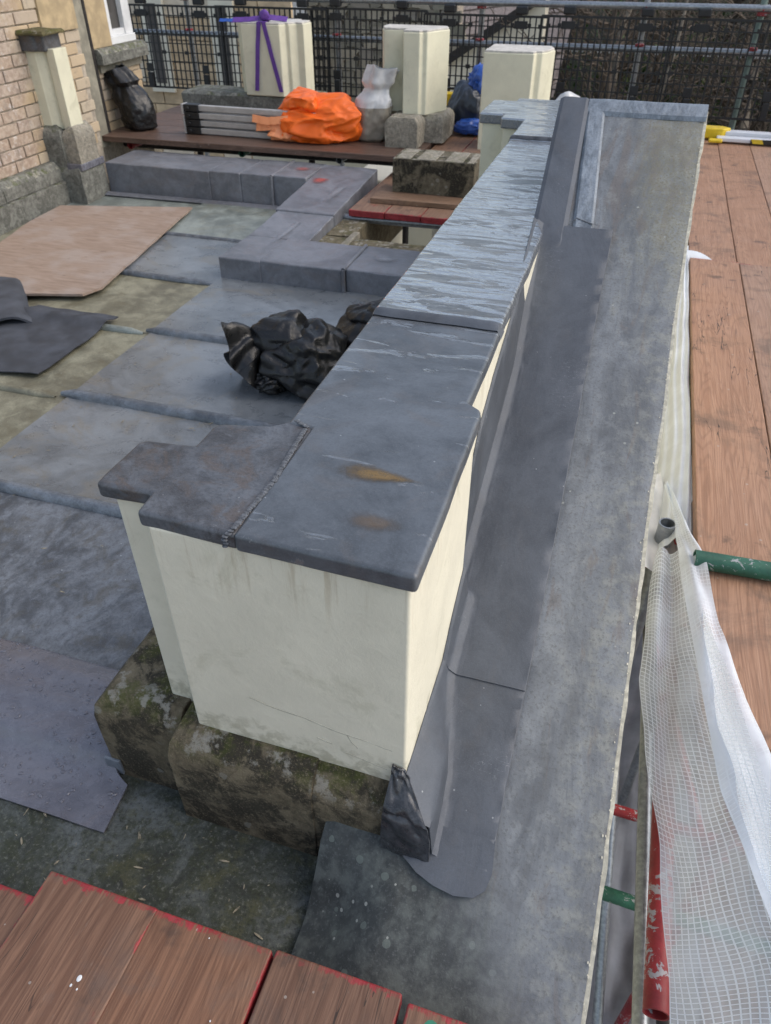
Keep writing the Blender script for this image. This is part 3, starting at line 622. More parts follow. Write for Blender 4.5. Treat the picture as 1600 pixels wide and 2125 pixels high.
# pale drip line running down the middle of the side kerb, red marker paint
PALE_SMEAR = plain('pale_lead_oxide', (.3, .32, .36), .6, 0, .4, 40, .2)
def smear(name, pts, w, zf, mat, parent, seed=0):
    bm = B(); k = 24
    def f(u, v):
        t = v * (len(pts) - 1); i = min(len(pts) - 2, int(t)); t -= i; x = pts[i][0] + (pts[i + 1][0] - pts[i][0]) * t; y = pts[i][1] + (pts[i + 1][1] - pts[i][1]) * t
        h = w * (.6 + .6 * nz(v * 7, seed)) * math.sin(math.pi * min(1, max(.02, v))) ** .5
        return (x + (u - .5) * 2 * h, y, zf(x, y))
    grid(bm, f, 3, k); build(name, bm, mat, parent)
for k_, (a_, b_, c_, d_, z_) in enumerate(((-1.83, 3.98, .03, .3, .1345), (-1.16, 3.7, .09, .05, .1315))): stain('oxide%d' % k_, a_, b_, c_, d_, z_, (.34, .36, .4), kerb, 0, k_, .75)
stain('oxide_top', -1.775, 4.68, .045, .36, .1815, (.34, .36, .4), kerb, 0, 5, .75)
stain('marker_a', -1.96, 4.82, .07, .11, .1905, (.62, .1, .07), kerb, 0, 3, .8); stain('marker_b', -2.15, 4.97, .07, .06, .2085, (.55, .12, .1), kerb, 0, 4, .6)
# stone ledge inside the opening
led_ = thing('opening_ledge', (-1.5, 4.0, 0), 'brown lichened stone ledge inside the kerbed roof opening', 'ledge')
rough_block('stone', -1.665, -.9, 3.87, 4.12, -.2, .075, 0, STONE_LEDGE, led_, .003, 6, 4); rough_block('stone', -.897, -.5, 3.88, 4.125, -.2, .073, 0, STONE_LEDGE, led_, .003, 6, 6)
rough_block('stone', -1.66, -1.5, 4.122, 5.2, -.2, .082, 0, STONE_LEDGE, led_, .004, 6, 5)
bm = B(); box(bm, -1.515, -1.475, 3.9, 4.2, .05, .088); build('stone_fillet', bm, STONE_PALE, led_, .006)

# ================================================================== HOUSE
house = thing('brick_house', (-3.8, 4.5, 0), 'buff brick house wall with grey stone plinth and white window', 'house')
bm = B(); box(bm, -4.3, -3.812, 2.0, 5.1, -1.5, 3.4); build('wall', bm, MORTAR, house)
bm = B(); box(bm, -4.3, -3.86, 5.1, 5.84, -1.5, .78); box(bm, -4.3, -3.86, 5.1, 5.5, .78, 3.4); box(bm, -4.3, -3.86, 5.5, 5.84, 2.3, 3.4); build('wall', bm, MORTAR, house)
bm = B(); box(bm, -.012, .012, -.105, .105, -.031, .031); me = bpy.data.meshes.new('brick'); bm.to_mesh(me); bm.free(); me.materials.append(BRICK)
def wall_bricks(x, ya, yb, z0, z1):
    r = 0; z = z0
    while z < z1:
        y = ya + (.11 if r % 2 else 0) - .22
        while y < yb + .1:
            c0, c1 = max(ya, y), min(yb, y + .212)
            if c1 - c0 > .05:
                o = link('brick', me, None, house, .004, 2); o.scale = (1, (c1 - c0) / .21, 1)
                o.location = Vector((x - random.uniform(.002, .007), (c0 + c1) / 2, z + .031)) - Vector(house.location); o.rotation_euler = (0, R(random.gauss(0, .8)), R(random.gauss(0, .5)))
            y += .222
        z += .0705; r += 1
wall_bricks(-3.806, 3.5, 5.1, .25, 1.36)
wall_bricks(-3.856, 5.17, 5.84, .2, .68)
for i, (z0, z1, y0) in enumerate(((.955, 1.16, 4.72), (1.17, 1.4, 4.86))):
    rough_block('quoin_stone', -3.84, -3.785, y0, 5.085, z0, z1, 0, QUOIN, house, .002, 3, i)
for i, (y0, y1) in enumerate(((3.0, 3.62), (3.625, 4.0), (4.004, 4.47))):
    rough_block('plinth_stone', -3.85, -3.69, y0, y1, -.05, .135, 0, STONE_GREY, house, .003, 5, 20 + i); rough_block('plinth_stone', -3.85, -3.715, y0 - .1, y1 - .1 if i < 2 else y1, .139, .25, .04, STONE_GREY, house, .003, 5, 30 + i, cx=(0, 1), cy=(0, 0))
bm = B(); box(bm, -3.9, -3.815, 5.1, 5.215, .2, 1.5); build('jamb', bm, GREYSTONE, house, .006)
bm = B(); tube(bm, (-3.83, 5.24, .25), (-3.83, 5.24, 1.6), .016); build('downpipe', bm, DARKIRON, house)
bm = B(); box(bm, -3.9, -3.83, 5.26, 5.5, .81, 1.6); build('jamb', bm, QUOIN, house, .006)
rough_block('sill', -3.93, -3.765, 5.25, 5.86, .715, .81, .03, STONE_GREY, house, .003, 5, 41, cx=(0, 1), cy=(0, 0))
rough_block('string_course', -3.93, -3.83, 5.3, 5.84, .655, .713, 0, GREYSTONE, house, .002, 5, 42)
win = build('window', box(B(), -3.93, -3.905, 5.5, 5.84, .81, 2.3), GLASS, house)
bm = B(); box(bm, -3.925, -3.845, 5.5, 5.84, .811, .86); box(bm, -3.904, -3.86, 5.5, 5.575, .86, 2.3); box(bm, -3.904, -3.86, 5.74, 5.84, .86, 2.3); box(bm, -3.903, -3.868, 5.575, 5.74, .86, .9)
fr = build('frame', bm, WHITE, None, .004, at=(-3.9, 5.5, .81)); fr.parent = win; fr.location = Vector((-3.9, 5.5, .81)) - Vector(house.location)
# engaged stub of the old parapet against the house
stub = thing('parapet_stub', (-3.7, 4.6, 0), 'cream rendered parapet stub with mossy lead cap against the brick house', 'pier')
bm = B(); prism(bm, [(-3.82, 4.52), (-3.735, 4.52), (-3.725, 4.528), (-3.70, 4.534), (-3.675, 4.56), (-3.655, 4.56), (-3.655, 4.535), (-3.595, 4.53), (-3.595, 4.66), (-3.82, 4.66)], .44, .9); build('body', bm, PLASTER_FAR, stub, .004)
rough_block('base_stone', -3.84, -3.66, 4.475, 4.72, .22, .47, .05, STONE_GREY, stub, .005, 6, 51, cy=(1, 0)); rough_block('base_stone', -3.662, -3.555, 4.49, 4.7, .22, .475, .05, STONE_PALE, stub, .005, 6, 52, cy=(1, 0))
rough_block('plinth_stone', -3.84, -3.555, 4.46, 4.73, -.03, .225, .02, STONE_GREY, stub, .005, 6, 53)
bm = B(); prism(bm, wob([(-3.84, 4.49), (-3.715, 4.49), (-3.70, 4.51), (-3.64, 4.51), (-3.62, 4.66), (-3.84, 4.67)], .03, .005), .885, .985); build('lead_cap', bm, LEAD_CAP_BROWN, stub, .02, 3)
rough_block('capping', -3.85, -3.6, 4.47, 4.69, .975, .998, .012, mossy('mossy_capping', (.16, .14, .07), .6, .3), stub, .006, 6, 58)
bm = B(); prism(bm, [(-3.66, 4.47), (-3.55, 4.48), (-3.55, 4.74), (-3.66, 4.74)], .2, .245); build('lead_apron', bm, LEAD_NEW, stub, .006)

# ================================================================== BOARDS
def board_mesh(L, mat, w=.2245, t=.038):
    bm = B(); box(bm, -w / 2, w / 2, -L, 0, 0, t)
    bmesh.ops.subdivide_edges(bm, edges=[e for e in bm.edges if abs(e.verts[0].co.y - e.verts[1].co.y) > L / 2], cuts=10)
    me = bpy.data.meshes.new('board'); bm.to_mesh(me); bm.free(); me.materials.append(mat)
    for p in me.polygons: p.use_smooth = False
    return me
def board(me, x, y, z, label, group=None, rz=0, name='scaffold_board', rx=0):
    o = link(name, me, None, None, .004, 2); o.location = (x, y, z); o.rotation_euler = (R(rx), 0, R(rz)); return tag(o, label, 'board', group)
mf = board_mesh(1.9, BOARD_FG)
for x, y, dz, lab in ((-.897, .392, -.006, 'wet brown scaffold board, last of the red-edged row, its end set back'), (-.673, .438, .002, 'brown scaffold board with a dark stain and bird dropping, red painted end'), (-.4515, .437, 0, 'reddish brown scaffold board with a black blot near its end'), (-.221, .441, -.002, 'scaffold board with red paint worn along its square end'), (.016, .43, .004, 'scaffold board with green paint spots beside the lead ledge')):
    board(mf, x, y, .112 + dz, lab, 'red-edged boards laid over the roof gutter')
bear = tag(build('timber_bearer', box(B(), -1.0, -.5, -.1, -.03, .003, .107), PLANK, None, .004, at=(-.75, -.065, 0)), 'timber bearer under the red-edged boards', 'timber')
GREENSPOT = plain('green_paint_spot', (.03, .2, .12), .5)
bm = B()
for x, y, s in ((-.052, .405, .012), (-.035, .39, .016), (-.028, .396, .01)): bmesh.ops.create_icosphere(bm, subdivisions=2, radius=s, matrix=Matrix.Translation((x, y, .154)) @ Matrix.Diagonal((1, 1, .04, 1)))
tag(build('paint_spots', bm, GREENSPOT, at=(-.04, .4, .154)), 'green paint spots on the board end', 'paint', kind='stuff')
bm = B()
for x, y, s in ((-.626, .3, .0042), (-.633, .287, .002), (-.62, .285, .0015), (-.39, .31, .0013), (-.45, .42, .0012)): bmesh.ops.create_icosphere(bm, subdivisions=2, radius=s, matrix=Matrix.Translation((x, y, .1525)) @ Matrix.Diagonal((1, 1.3, .15, 1)))
tag(build('bird_droppings', bm, WHITE, at=(-.6, .3, .152)), 'white bird droppings spotted on the boards', 'droppings', kind='stuff')
# right-hand deck
m1 = board_mesh(2.85, BOARD_R); m2 = board_mesh(3.3, BOARD_R)
names = ['beside the white sheeting', 'second out from the white sheeting', 'third out from the white sheeting', 'fourth out from the white sheeting', 'fifth out from the white sheeting']
for i in range(5):
    board(m1, .457 + .2275 * i, 3.89 - (.012 * (i % 2)), .198, 'orange brown scaffold board on the near outer deck, ' + names[i], 'boards of the near outer deck')
    o = board(m2, .462 + .2275 * i, 7.15, .165, 'orange brown scaffold board on the far outer deck, ' + names[i], 'boards of the far outer deck', 180 if False else 0)
def bar(name, p0, p1, r, mat, label, cat='tube', group=None, hollow=True, parent=None):
    bm = B(); tube(bm, p0, p1, r, 18, hollow)
    if parent: return build(name, bm, mat, parent)
    c = (Vector(p0) + Vector(p1)) / 2; o = build(name, bm, mat, None, at=tuple(c)); return tag(o, label, cat, group)
def coupler(parent, p, s=.034, mat=None, rz=0):
    bm = B(); x, y, z = p; box(bm, x - s, x + s, y - s * .9, y + s * .9, z - s * .7, z + s * .7); tube(bm, (x + s, y, z), (x + s * 1.7, y, z), .008); tube(bm, (x, y - s * .9, z + s * .5), (x, y - s * 1.6, z + s * .5), .007)
    return build('coupler', bm, mat or REDP, parent, .008)
GW = .02415
g = bar('scaffold_tube', (.33, 1.555, .262), (1.6, 1.6, .264), GW, GREENP, 'green painted scaffold tube lying across the outer boards')
st = thing('scaffold_standard', (.28, 1.78, gz), 'grey open-topped scaffold standard beside the lead edge with sheeting round it', 'tube')
bar('pole', (.28, 1.78, gz), (.28, 1.78, .19), GW, GALV, '', parent=st); coupler(st, (.262, 1.77, .06), .03)
bar('scaffold_ledger', (.327, .605, -.035), (.36, 3.4, -.03), GW, REDP, 'red flaking ledger tube with an open end under the sheeting')
# boxed white staging with yellow ends and hazard tape
sg = thing('white_staging', (.9, 6.75, .21), 'white aluminium staging with yellow end and hazard tape on the outer deck', 'staging')
bm = B(); box(bm, .62, 2.4, 6.72, 6.8, .215, .27); box(bm, .56, 2.4, 6.62, 6.7, .217, .245); build('beam', bm, plain('white_aluminium', (.72, .73, .76), .35, .1, .06), sg, .006)
bm = B(); prism(bm, [(.46, 6.7), (.6, 6.7), (.66, 6.76), (.6, 6.82), (.46, 6.82)], .216, .29); build('end_cap', bm, YELLOW, sg, .012, 3)
bm = B(); box(bm, .5, .6, 6.56, 6.618, .216, .24); build('end_cap', bm, YELLOW, sg, .01)
bm = B(); box(bm, .8, 2.3, 6.612, 6.6185, .218, .247); build('tape', bm, HAZ, sg)

# ---- inner deck in the roof opening
m3 = board_mesh(1.9, BOARD_M)
for i in range(4):
    o = board(m3, -1.505 + .229 * i, 4.4 + .004 * (i % 2), .108, 'red-ended board of the small deck inside the roof opening, ' + ['on its outer edge', 'second in', 'third in', 'hard by the parapet'][i], 'boards in the roof opening', 180)
bar('scaffold_tube', (-1.7, 4.45, .082), (-.55, 4.5, .082), GW, GALV, 'galvanised transom under the red-ended boards in the opening')
o = board(board_mesh(.62, PLANK, .3, .03), -1.53, 4.62, .147, 'loose brown plank under the black stone block', None, 90, 'plank'); o.rotation_euler = (0, 0, R(-88)); o.location = (-.9, 4.74, .147)
o.location = (-1.54, 4.72, .147); o.rotation_euler = (0, 0, R(92))
blk = thing('stone_block', (-1.2, 4.9, .178), 'black weathered stone block with white mortar strips on top', 'stone block')
rough_block('stone', -1.44, -.92, 4.74, 5.02, .178, .375, 0, STONE_BLACK, blk, .003, 7, 61)
for a, b in ((-1.42, -1.33), (-1.29, -1.17), (-1.11, -1.0), (-.97, -.93)):
    rough_block('mortar_bed', a, b, 4.75, 5.0, .366, .379, 0, STONE_PALE, blk, .003, 3, a)
hd = thing('scaffold_standard', (-1.02, 4.62, gz), 'dark scaffold standard with coupler below the red-ended boards', 'tube')
bar('pole', (-1.02, 4.62, gz), (-1.02, 4.62, .05), GW, DARKIRON, '', parent=hd); coupler(hd, (-1.02, 4.6, -.02), .036, DARKIRON)
bar('scaffold_brace', (-1.0, 4.66, .03), (-.7, 4.7, -.6), GW, DARKIRON, 'dark diagonal brace beneath the small deck')
for i, (x, y) in enumerate(((-1.45, 6.7), (-.75, 6.7), (-2.2, 7.0))):
    c = thing('column', (x, y, gz), 'white painted column seen down through the roof opening', 'column', 'columns below the roof')
    bm = B(); tube(bm, (x, y, gz), (x, y, -.4), .2, 32); build('shaft', bm, WHITECOL, c); bm = B(); box(bm, x - .26, x + .26, y - .26, y + .26, -.42, -.3); build('capital', bm, WHITECOL, c, .02)
LOWW = plain('pale_lower_wall', (.62, .58, .45), .8, 0, .1, 3, .1)
lw = tag(build('lower_wall', box(B(), -4.2, -.25, 8.3, 8.45, gz, -.25), LOWW, at=(-2, 8.4, gz)), 'pale rendered lower wall behind the columns', 'wall')

# ---- back deck
ZB = .28
mb = board_mesh(2.45, BOARD_B)
for i in range(6):
    o = board(mb, -3.85, 5.18 + .2275 * i + .1, ZB - .038, 'dark wet plank of the back deck, ' + ['along its front edge', 'second from its front edge', 'third from its front edge', 'fourth from its front edge', 'fifth from its front edge', 'nearest the mesh guards'][i], 'dark planks of the back deck', 90)
    o.location = (-3.88, 5.17 + .2275 * i, ZB - .038); o.rotation_euler = (0, 0, R(90 + 1.8)); 
    o.location = (-1.42, 5.30 + .2275 * i, ZB - .038); o.rotation_euler = (0, 0, R(-90 + 1.6))
mc = board_mesh(1.85, BOARD_M)
for i in range(4): board(mc, -1.28 + .2285 * i, 7.1, ZB - .05, 'brown board of the cross deck behind the parapet pier, ' + ['against the dark planks', 'second out', 'third out', 'behind the pediment'][i], 'boards of the cross deck')
for i, (x, mat, lab) in enumerate(((-3.62, REDP, 'red tube end poking out under the back deck by the house'), (-2.72, GREENP, 'green tube end under the back deck'), (-1.98, GALV, 'galvanised tube end under the back deck'))):
    bar('transom', (x, 5.17 + .03 * i, ZB - .065), (x - .02, 6.9, ZB - .065), GW, mat, lab)
bar('scaffold_ledger', (-3.9, 5.45, ZB - .12), (-.4, 5.55, ZB - .12), GW, DARKIRON, 'dark ledger running under the back deck')
for i, x in enumerate((-3.3, -2.35, -1.6)):
    bar('scaffold_standard', (x, 5.62, gz), (x, 5.62, ZB - .1), GW, DARKIRON, 'dark standard carrying the back deck', group='standards under the back deck')

# freestanding sections of balustrade pier
def pier_piece(name, x, y, z0, z1, poly, label, rz=0, top=True):
    t = thing(name, (x, y, z0), label, 'pier'); bm = B(); c, s = math.cos(R(rz)), math.sin(R(rz))
    prism(bm, [(x + c * a - s * b, y + s * a + c * b) for a, b in poly], z0, z1); build('shaft', bm, PLASTER_FAR, t, .008, 2)
    bm = B(); prism(bm, wob([(x + (c * a - s * b) * .97, y + (s * a + c * b) * .97) for a, b in poly], .04, .006), z1 - .002, z1 + .012); build('bedding_face', bm, MORTARW, t, .005)
    return t
CROSS = [(-.28, -.05), (-.2, -.05), (-.2, -.16), (.14, -.16), (.17, -.1), (.2, -.1), (.24, -.04), (.3, -.04), (.3, .14), (.2, .14), (.2, .2), (-.2, .2), (-.2, .12), (-.28, .12)]
pier_piece('pier_section', -3.03, 6.55, .38, .885, CROSS, 'cream pier section with a purple strap tied over it')
CB = [(-.24, .08), (-.2, -.02), (-.1, -.02), (-.07, .0), (-.03, -.0), (-.03, -.13), (.085, -.13), (.1, -.1), (.13, -.1), (.15, -.05), (.23, .12), (.2, .2), (-.24, .2)]
b_ = pier_piece('pier_section', -1.6, 5.72, .455, .95, CB, 'cream pier section standing on pale stone blocks')
CC = [(-.24, -.14), (.12, -.14), (.13, -.09), (.17, -.08), (.2, -.02), (.235, .1), (.2, .2), (-.24, .2)]
pier_piece('pier_section', -.86, 5.74, .23, .855, [(a_ * .92, b_) for a_, b_ in CC], 'cream pier section with rough white top behind the parapet end')
pb = thing('stone_pedestal', (-1.58, 5.7, ZB), 'pale stone base blocks under the cream pier section', 'stone base')
rough_block('stone', -1.705, -1.47, 5.42, 5.62, ZB + .002, .47, .03, STONE_PALE, pb, .006, 7, 71, cy=(.5, .5)); rough_block('stone', -1.72, -1.34, 5.63, 5.98, ZB + .002, .46, .03, STONE_PALE, pb, .006, 7, 72)
pb2 = thing('stone_pedestal', (-3.2, 6.55, ZB), 'grey mossy stone base under the strapped pier section', 'stone base')
rough_block('stone', -3.86, -2.62, 6.4, 6.74, ZB + .002, .385, .02, STONE_GREY, pb2, .006, 9, 73)
# purple lifting strap
def ribbon(pts, w, name, mat, parent, wdir=None, tw=0):
    bm = B(); P = [Vector(p) for p in pts]; k = 10 * (len(P) - 1)
    def f(u, v):
        t = v * (len(P) - 1); i = min(len(P) - 2, int(t)); t -= i; p = P[i].lerp(P[i + 1], t); d_ = (wdir or Vector((1, 0, 0)))
        return tuple(p + d_ * (u - .5) * w + Vector((0, .004 * nz(v * 9, 2), .004 * nz(v * 8, 5))))
    grid(bm, f, 3, k); return solid(build(name, bm, mat, parent, smooth=60), .004, 0)
sp = thing('lifting_strap', (-3.05, 6.37, .9), 'purple lifting strap knotted over a cream pier section', 'strap')
ribbon([(-3.06, 6.5, .905), (-3.06, 6.385, .902), (-3.085, 6.372, .7), (-3.12, 6.37, .42)], .035, 'tail', PURPLE, sp)
ribbon([(-3.02, 6.5, .905), (-3.02, 6.384, .902), (-2.96, 6.372, .66), (-2.9, 6.37, .42)], .035, 'tail', PURPLE, sp)
ribbon([(-3.3, 6.4, .905), (-3.15, 6.42, .915), (-3.0, 6.45, .93), (-2.86, 6.5, .915)], .05, 'band', PURPLE, sp, Vector((0, .8, .6)))
ribbon([(-3.4, 6.38, .905), (-3.29, 6.4, .906)], .03, 'blue_label', BLUEP, sp, Vector((0, .8, .6)))
bm = B(); bmesh.ops.create_icosphere(bm, subdivisions=3, radius=.04, matrix=Matrix.Translation((-3.03, 6.44, .935)))
for v in bm.verts: v.co += (v.co - Vector((-3.03, 6.44, .94))) * .5 * nz(v.co.x * 22, v.co.y * 22, v.co.z * 22)
build('knot', bm, PURPLE, sp, smooth=80)

# ---- folded aluminium gazebo frame with its orange cover
gf = thing('folded_frame', (-2.8, 5.4, ZB), 'folded aluminium canopy frame with black end joints lying on planks', 'frame')
for i in range(4):
    z = ZB + .026 + .05 * i; bm = B(); box(bm, -3.16, -2.2, 5.37 + .006 * (i % 2), 5.41 + .006 * (i % 2), z - .019, z + .019); build('pole', bm, ALU, gf, .005)
    bm = B(); box(bm, -3.24, -3.12, 5.362, 5.43, z - .023, z + .0235); tube(bm, (-3.2, 5.36, z), (-3.2, 5.35, z), .012); build('end_joint', bm, BLACKP, gf, .006)
for i in range(3):
    z = ZB + .026 + .05 * i; bm = B(); box(bm, -3.15, -2.3, 5.44, 5.475, z + .006, z + .036); build('pole', bm, ALU, gf, .005)
bm = B(); box(bm, -3.255, -3.241, 5.36, 5.44, ZB + .003, ZB + .12); box(bm, -3.258, -3.24, 5.36, 5.44, ZB + .13, ZB + .2); build('end_plate', bm, ALU, gf, .003)
def crumple(name, c, r, mat, parent, seed, amp=.25, sub=5, flat=None, freq=2.2, boxy=1.0, pleat=0, axis=(0, 0, 1), oct=3, facets=0):
    """a slumped bag or heap of cloth: broad soft folds, sharper creases, optional pleats running to a tie point"""
    bm = B(); bmesh.ops.create_icosphere(bm, subdivisions=sub, radius=1); c = Vector(c); ax = Vector(axis).normalized(); qa = ax.to_track_quat('Z', 'Y').inverted(); fr_ = random.Random(int(seed * 7 + 3))
    PL = [(Vector((fr_.gauss(0, 1), fr_.gauss(0, 1), fr_.gauss(0, 1))).normalized(), fr_.uniform(.72, 1.0)) for _ in range(facets)]
    for v in bm.verts:
        p = v.co.normalized(); d0 = p.copy()
        if boxy != 1: p = Vector([math.copysign(abs(k) ** boxy, k) for k in p])
        q = p * freq + Vector((seed * 3.1, seed, -seed)); e = 0; a = 1
        wq = q + Vector((nz(*(q * .9)), nz(q.y, q.z, q.x), nz(q.z, q.x, q.y))) * .6
        for k in range(oct): e += a * (.55 - 1.5 * abs(nz(*(wq * (1.9 ** k))))); a *= .42
        l = qa @ d0; th = math.atan2(l.y, l.x)
        pl = pleat * math.sin(th * 11 + 3 * nz(l.z * 2, th) + seed) * max(0, l.z) ** .7 * (1 - max(0, l.z) ** 6) if pleat else 0
        if PL:
            hh = sorted(h_ / max(.05, d0.dot(n_)) for n_, h_ in PL)[:3]; k_ = .04; m_ = -k_ * math.log(sum(math.exp(-x_ / k_) for x_ in hh)); p = p * min(1.35, m_)
        p = p * (1 + amp * e + pl); P = Vector((p.x * r[0], p.y * r[1], p.z * r[2])) + c
        if flat is not None and P.z < flat: P.z = flat + (P.z - flat) * .06
        v.co = P
    return build(name, bm, mat, parent, smooth=75)
oc = thing('orange_cover', (-2.25, 5.5, ZB), 'crumpled bright orange fabric cover pulled over the canopy frame', 'cover')
crumple('fabric', (-2.22, 5.52, .385), (.33, .23, .17), ORANGE, oc, 3, .16, 6, ZB + .006, 1.7, .7, .05, (-1, -.3, .2), 3, 34)
crumple('fabric', (-2.43, 5.5, .335), (.18, .2, .075), ORANGE_IN, oc, 8, .2, 5, ZB + .005, 1.8, .8, .06, (1, 0, .3), 3, 22)
crumple('fabric', (-2.35, 5.55, .52), (.15, .15, .07), ORANGE, oc, 12, .16, 5, None, 1.6, .8, 0, (0, 0, 1), 3, 20)
ribbon([(-2.66, 5.36, .36), (-2.55, 5.35, .375), (-2.4, 5.34, .37)], .05, 'edge', ORANGE_IN, oc, Vector((0, .3, .95)))
ribbon([(-2.68, 5.35, .42), (-2.55, 5.34, .41), (-2.4, 5.34, .43)], .05, 'edge', ORANGE_IN, oc, Vector((0, .3, .95)))

# ---- sacks
def sack(name, label, c, r, h, mat, seed, tilt=(0, 0), neck=.45, top=1.25, group=None, amp=.1, topmat=None):
    """upright sack: full body, pinched neck, loose flaring mouth"""
    t = thing(name, (c[0], c[1], c[2]), label, 'sack', group); c = Vector(c)
    def f(u, v):
        a = u * 2 * math.pi; z = v
        prof = itp(v, [(0, .7), (.04, .95), (.2, 1.03), (.45, 1.05), (.58, .95), (.66, neck * 1.15), (.72, neck), (.8, neck * 1.3), (1, neck * top)])
        fold = (1 + (.1 + .5 * max(0, v - .5)) * math.sin(a * 5 + seed + 3 * nz(v * 2, seed)) * .5 + amp * nz(math.cos(a) * 2.2 + seed, math.sin(a) * 2.2, v * 4.5) + amp * .6 * nz(math.cos(a) * 7 + seed, math.sin(a) * 7, v * 12))
        zz = h * z * (1 + (.05 * math.sin(a + seed) + .06 * nz(math.cos(a) * 1.5, math.sin(a) * 1.5, seed)) * max(0, v - .55) * 2)
        return tuple(c + Vector((r[0] * prof * fold * math.cos(a) + tilt[0] * v * v, r[1] * prof * fold * math.sin(a) + tilt[1] * v * v, zz + .002)))
    if topmat:
        bm = B(); grid(bm, lambda u, v: f(u, v * .48), 64, 30); o = build('filled_body', bm, mat, t, smooth=80); solid(o, .002)
        bm = B(); grid(bm, lambda u, v: f(u, .48 + v * .52), 64, 30); o = build('loose_top', bm, topmat, t, smooth=80); solid(o, .002)
    else:
        bm = B(); grid(bm, f, 72, 60); o = build('body', bm, mat, t, smooth=80); solid(o, .002)
    return t
sack('rubble_sack', 'upright black rubble sack with loose top beside the house wall', (-3.655, 5.42, ZB), (.125, .12), .4, BAG, 1, (-.15, 0), .72, .85)
sack('sand_sack', 'white plastic sack half full of brown sand against pale stone', (-1.87, 5.6, ZB), (.13, .11), .46, SAND, 4, (.1, 0), .62, 1.25, topmat=PALESACK)
nb = thing('rubble_bag', (-1.3, 6.15, ZB), 'navy and blue plastic bag slumped beside a cream pier section', 'bag')
crumple('body', (-1.28, 6.15, .43), (.17, .16, .19), NAVYP, nb, 5, .12, 5, ZB + .004, 1.6, 1, .04, (0, 0, 1), 3, 30); crumple('blue_fold', (-1.2, 6.2, .56), (.09, .1, .13), BLUEP, nb, 6, .4, 4, None, 2); crumple('blue_fold', (-1.22, 6.02, .32), (.11, .07, .05), BLUEP, nb, 9, .4, 4, ZB + .004, 2.4)
yc = thing('yellow_case', (-1.48, 6.5, ZB), 'small yellow plastic case by the navy bag', 'case')
bm = B(); box(bm, -1.56, -1.41, 6.42, 6.5, ZB + .1, .475); build('shell', bm, YELLOW, yc, .015, 3); bm = B(); tube(bm, (-1.53, 6.46, .48), (-1.53, 6.46, .5), .008); tube(bm, (-1.44, 6.46, .48), (-1.44, 6.46, .5), .008); tube(bm, (-1.54, 6.46, .5), (-1.43, 6.46, .5), .01); build('handle', bm, BLACKP, yc)
bm = B(); box(bm, -1.57, -1.4, 6.4, 6.52, ZB + .002, ZB + .098); build('base', bm, BLACKP, yc, .01)

# black bin bags on the lead roof
bb = thing('bin_bag', (-1.22, 2.55, .01), 'knotted black bin bag with ruffled open mouth lying on the lead roof', 'bag')
crumple('body', (-1.155, 2.57, .115), (.2, .19, .155), BAG, bb, 2, .12, 6, .016, 1.6, 1, .05, (-.6, -.5, .5), 3, 30)
crumple('corner', (-1.25, 2.46, .06), (.075, .1, .055), BAG, bb, 7, .2, 5, .016, 1.6, 1, .1, (-.4, -.8, -.2))
def mouth(u, v):
    a = u * 2 * math.pi; s = itp(v, [(0, .05), (.3, .055), (.6, .085), (1, .12)]); ax = Vector((-.62, -.62, -.12 - .25 * v)).normalized(); q = ax.to_track_quat('Z', 'Y')
    rr = s * (1 + .25 * math.sin(3 * a + 1.2 + 2 * v) * v + .2 * math.sin(7 * a + 4 * v) * v + .12 * nz(a * 2, v * 5))
    return tuple(Vector((-1.29, 2.52, .185)) + q @ Vector((rr * math.cos(a) * .8, rr * math.sin(a) * 1.1, .15 * v + .035 * v * math.sin(2 * a + 1))))
bm = B(); grid(bm, mouth, 60, 18); solid(build('mouth', bm, BAG, bb, smooth=75), .002)
crumple('fold', (-1.245, 2.6, .195), (.14, .12, .075), BAG, bb, 15, .12, 5, None, 1.5, 1, .04, (-1, -.3, .2), 3, 14)
b2 = thing('bin_bag', (-.98, 2.8, .01), 'second black bin bag mostly hidden behind the parapet wall', 'bag')
crumple('body', (-.95, 2.82, .1), (.18, .16, .14), BAG, b2, 22, .1, 5, .016, 1.3, 1, .04, (0, 0, 1), 3, 28); crumple('fold', (-.9, 2.86, .2), (.12, .08, .08), BAG, b2, 25, .15, 5, None, 1.5, 1, 0, (0, 0, 1), 3, 16)

# ---- plywood, felt, lead offcut on the roof
bm = B(); prism(bm, wob([(-2.86, 2.93), (-2.57, 3.015), (-2.53, 3.12), (-2.765, 4.5), (-3.63, 4.27), (-3.6, 3.9), (-3.3, 2.7), (-3.0, 2.6)][:], .1, .006), .022, .034, lambda x, y: .034)
tag(build('plywood_sheet', bm, PLY, at=(-3.0, 3.6, .022)), 'weathered plywood sheet lying on the lead roof by the house', 'plywood')
bm = B()
def felt(u, v):
    a, b, c_, d_ = Vector((-2.72, 2.86)), Vector((-2.262, 2.86)), Vector((-2.255, 2.25)), Vector((-2.9, 2.16)); p = a.lerp(b, u).lerp(d_.lerp(c_, u), v)
    if v < .3 and u > .9: p.y -= 0
    return (p.x, p.y, .016 + .012 * max(0, nz(p.x * 5, p.y * 5)) + .006 * nz(p.x * 12, p.y * 9))
grid(bm, lambda u, v: (lambda p: (p[0], p[1], p[2] + .024 * math.exp(-((p[1] - 2.77) / .05) ** 2)))(felt(u, v)), 20, 40); solid(tag(build('felt_sheet', bm, FELT, at=(-2.5, 2.5, .016)), 'dark blue-black felt sheet flat on the algae stained roof', 'sheet'), .004)
bm = B()
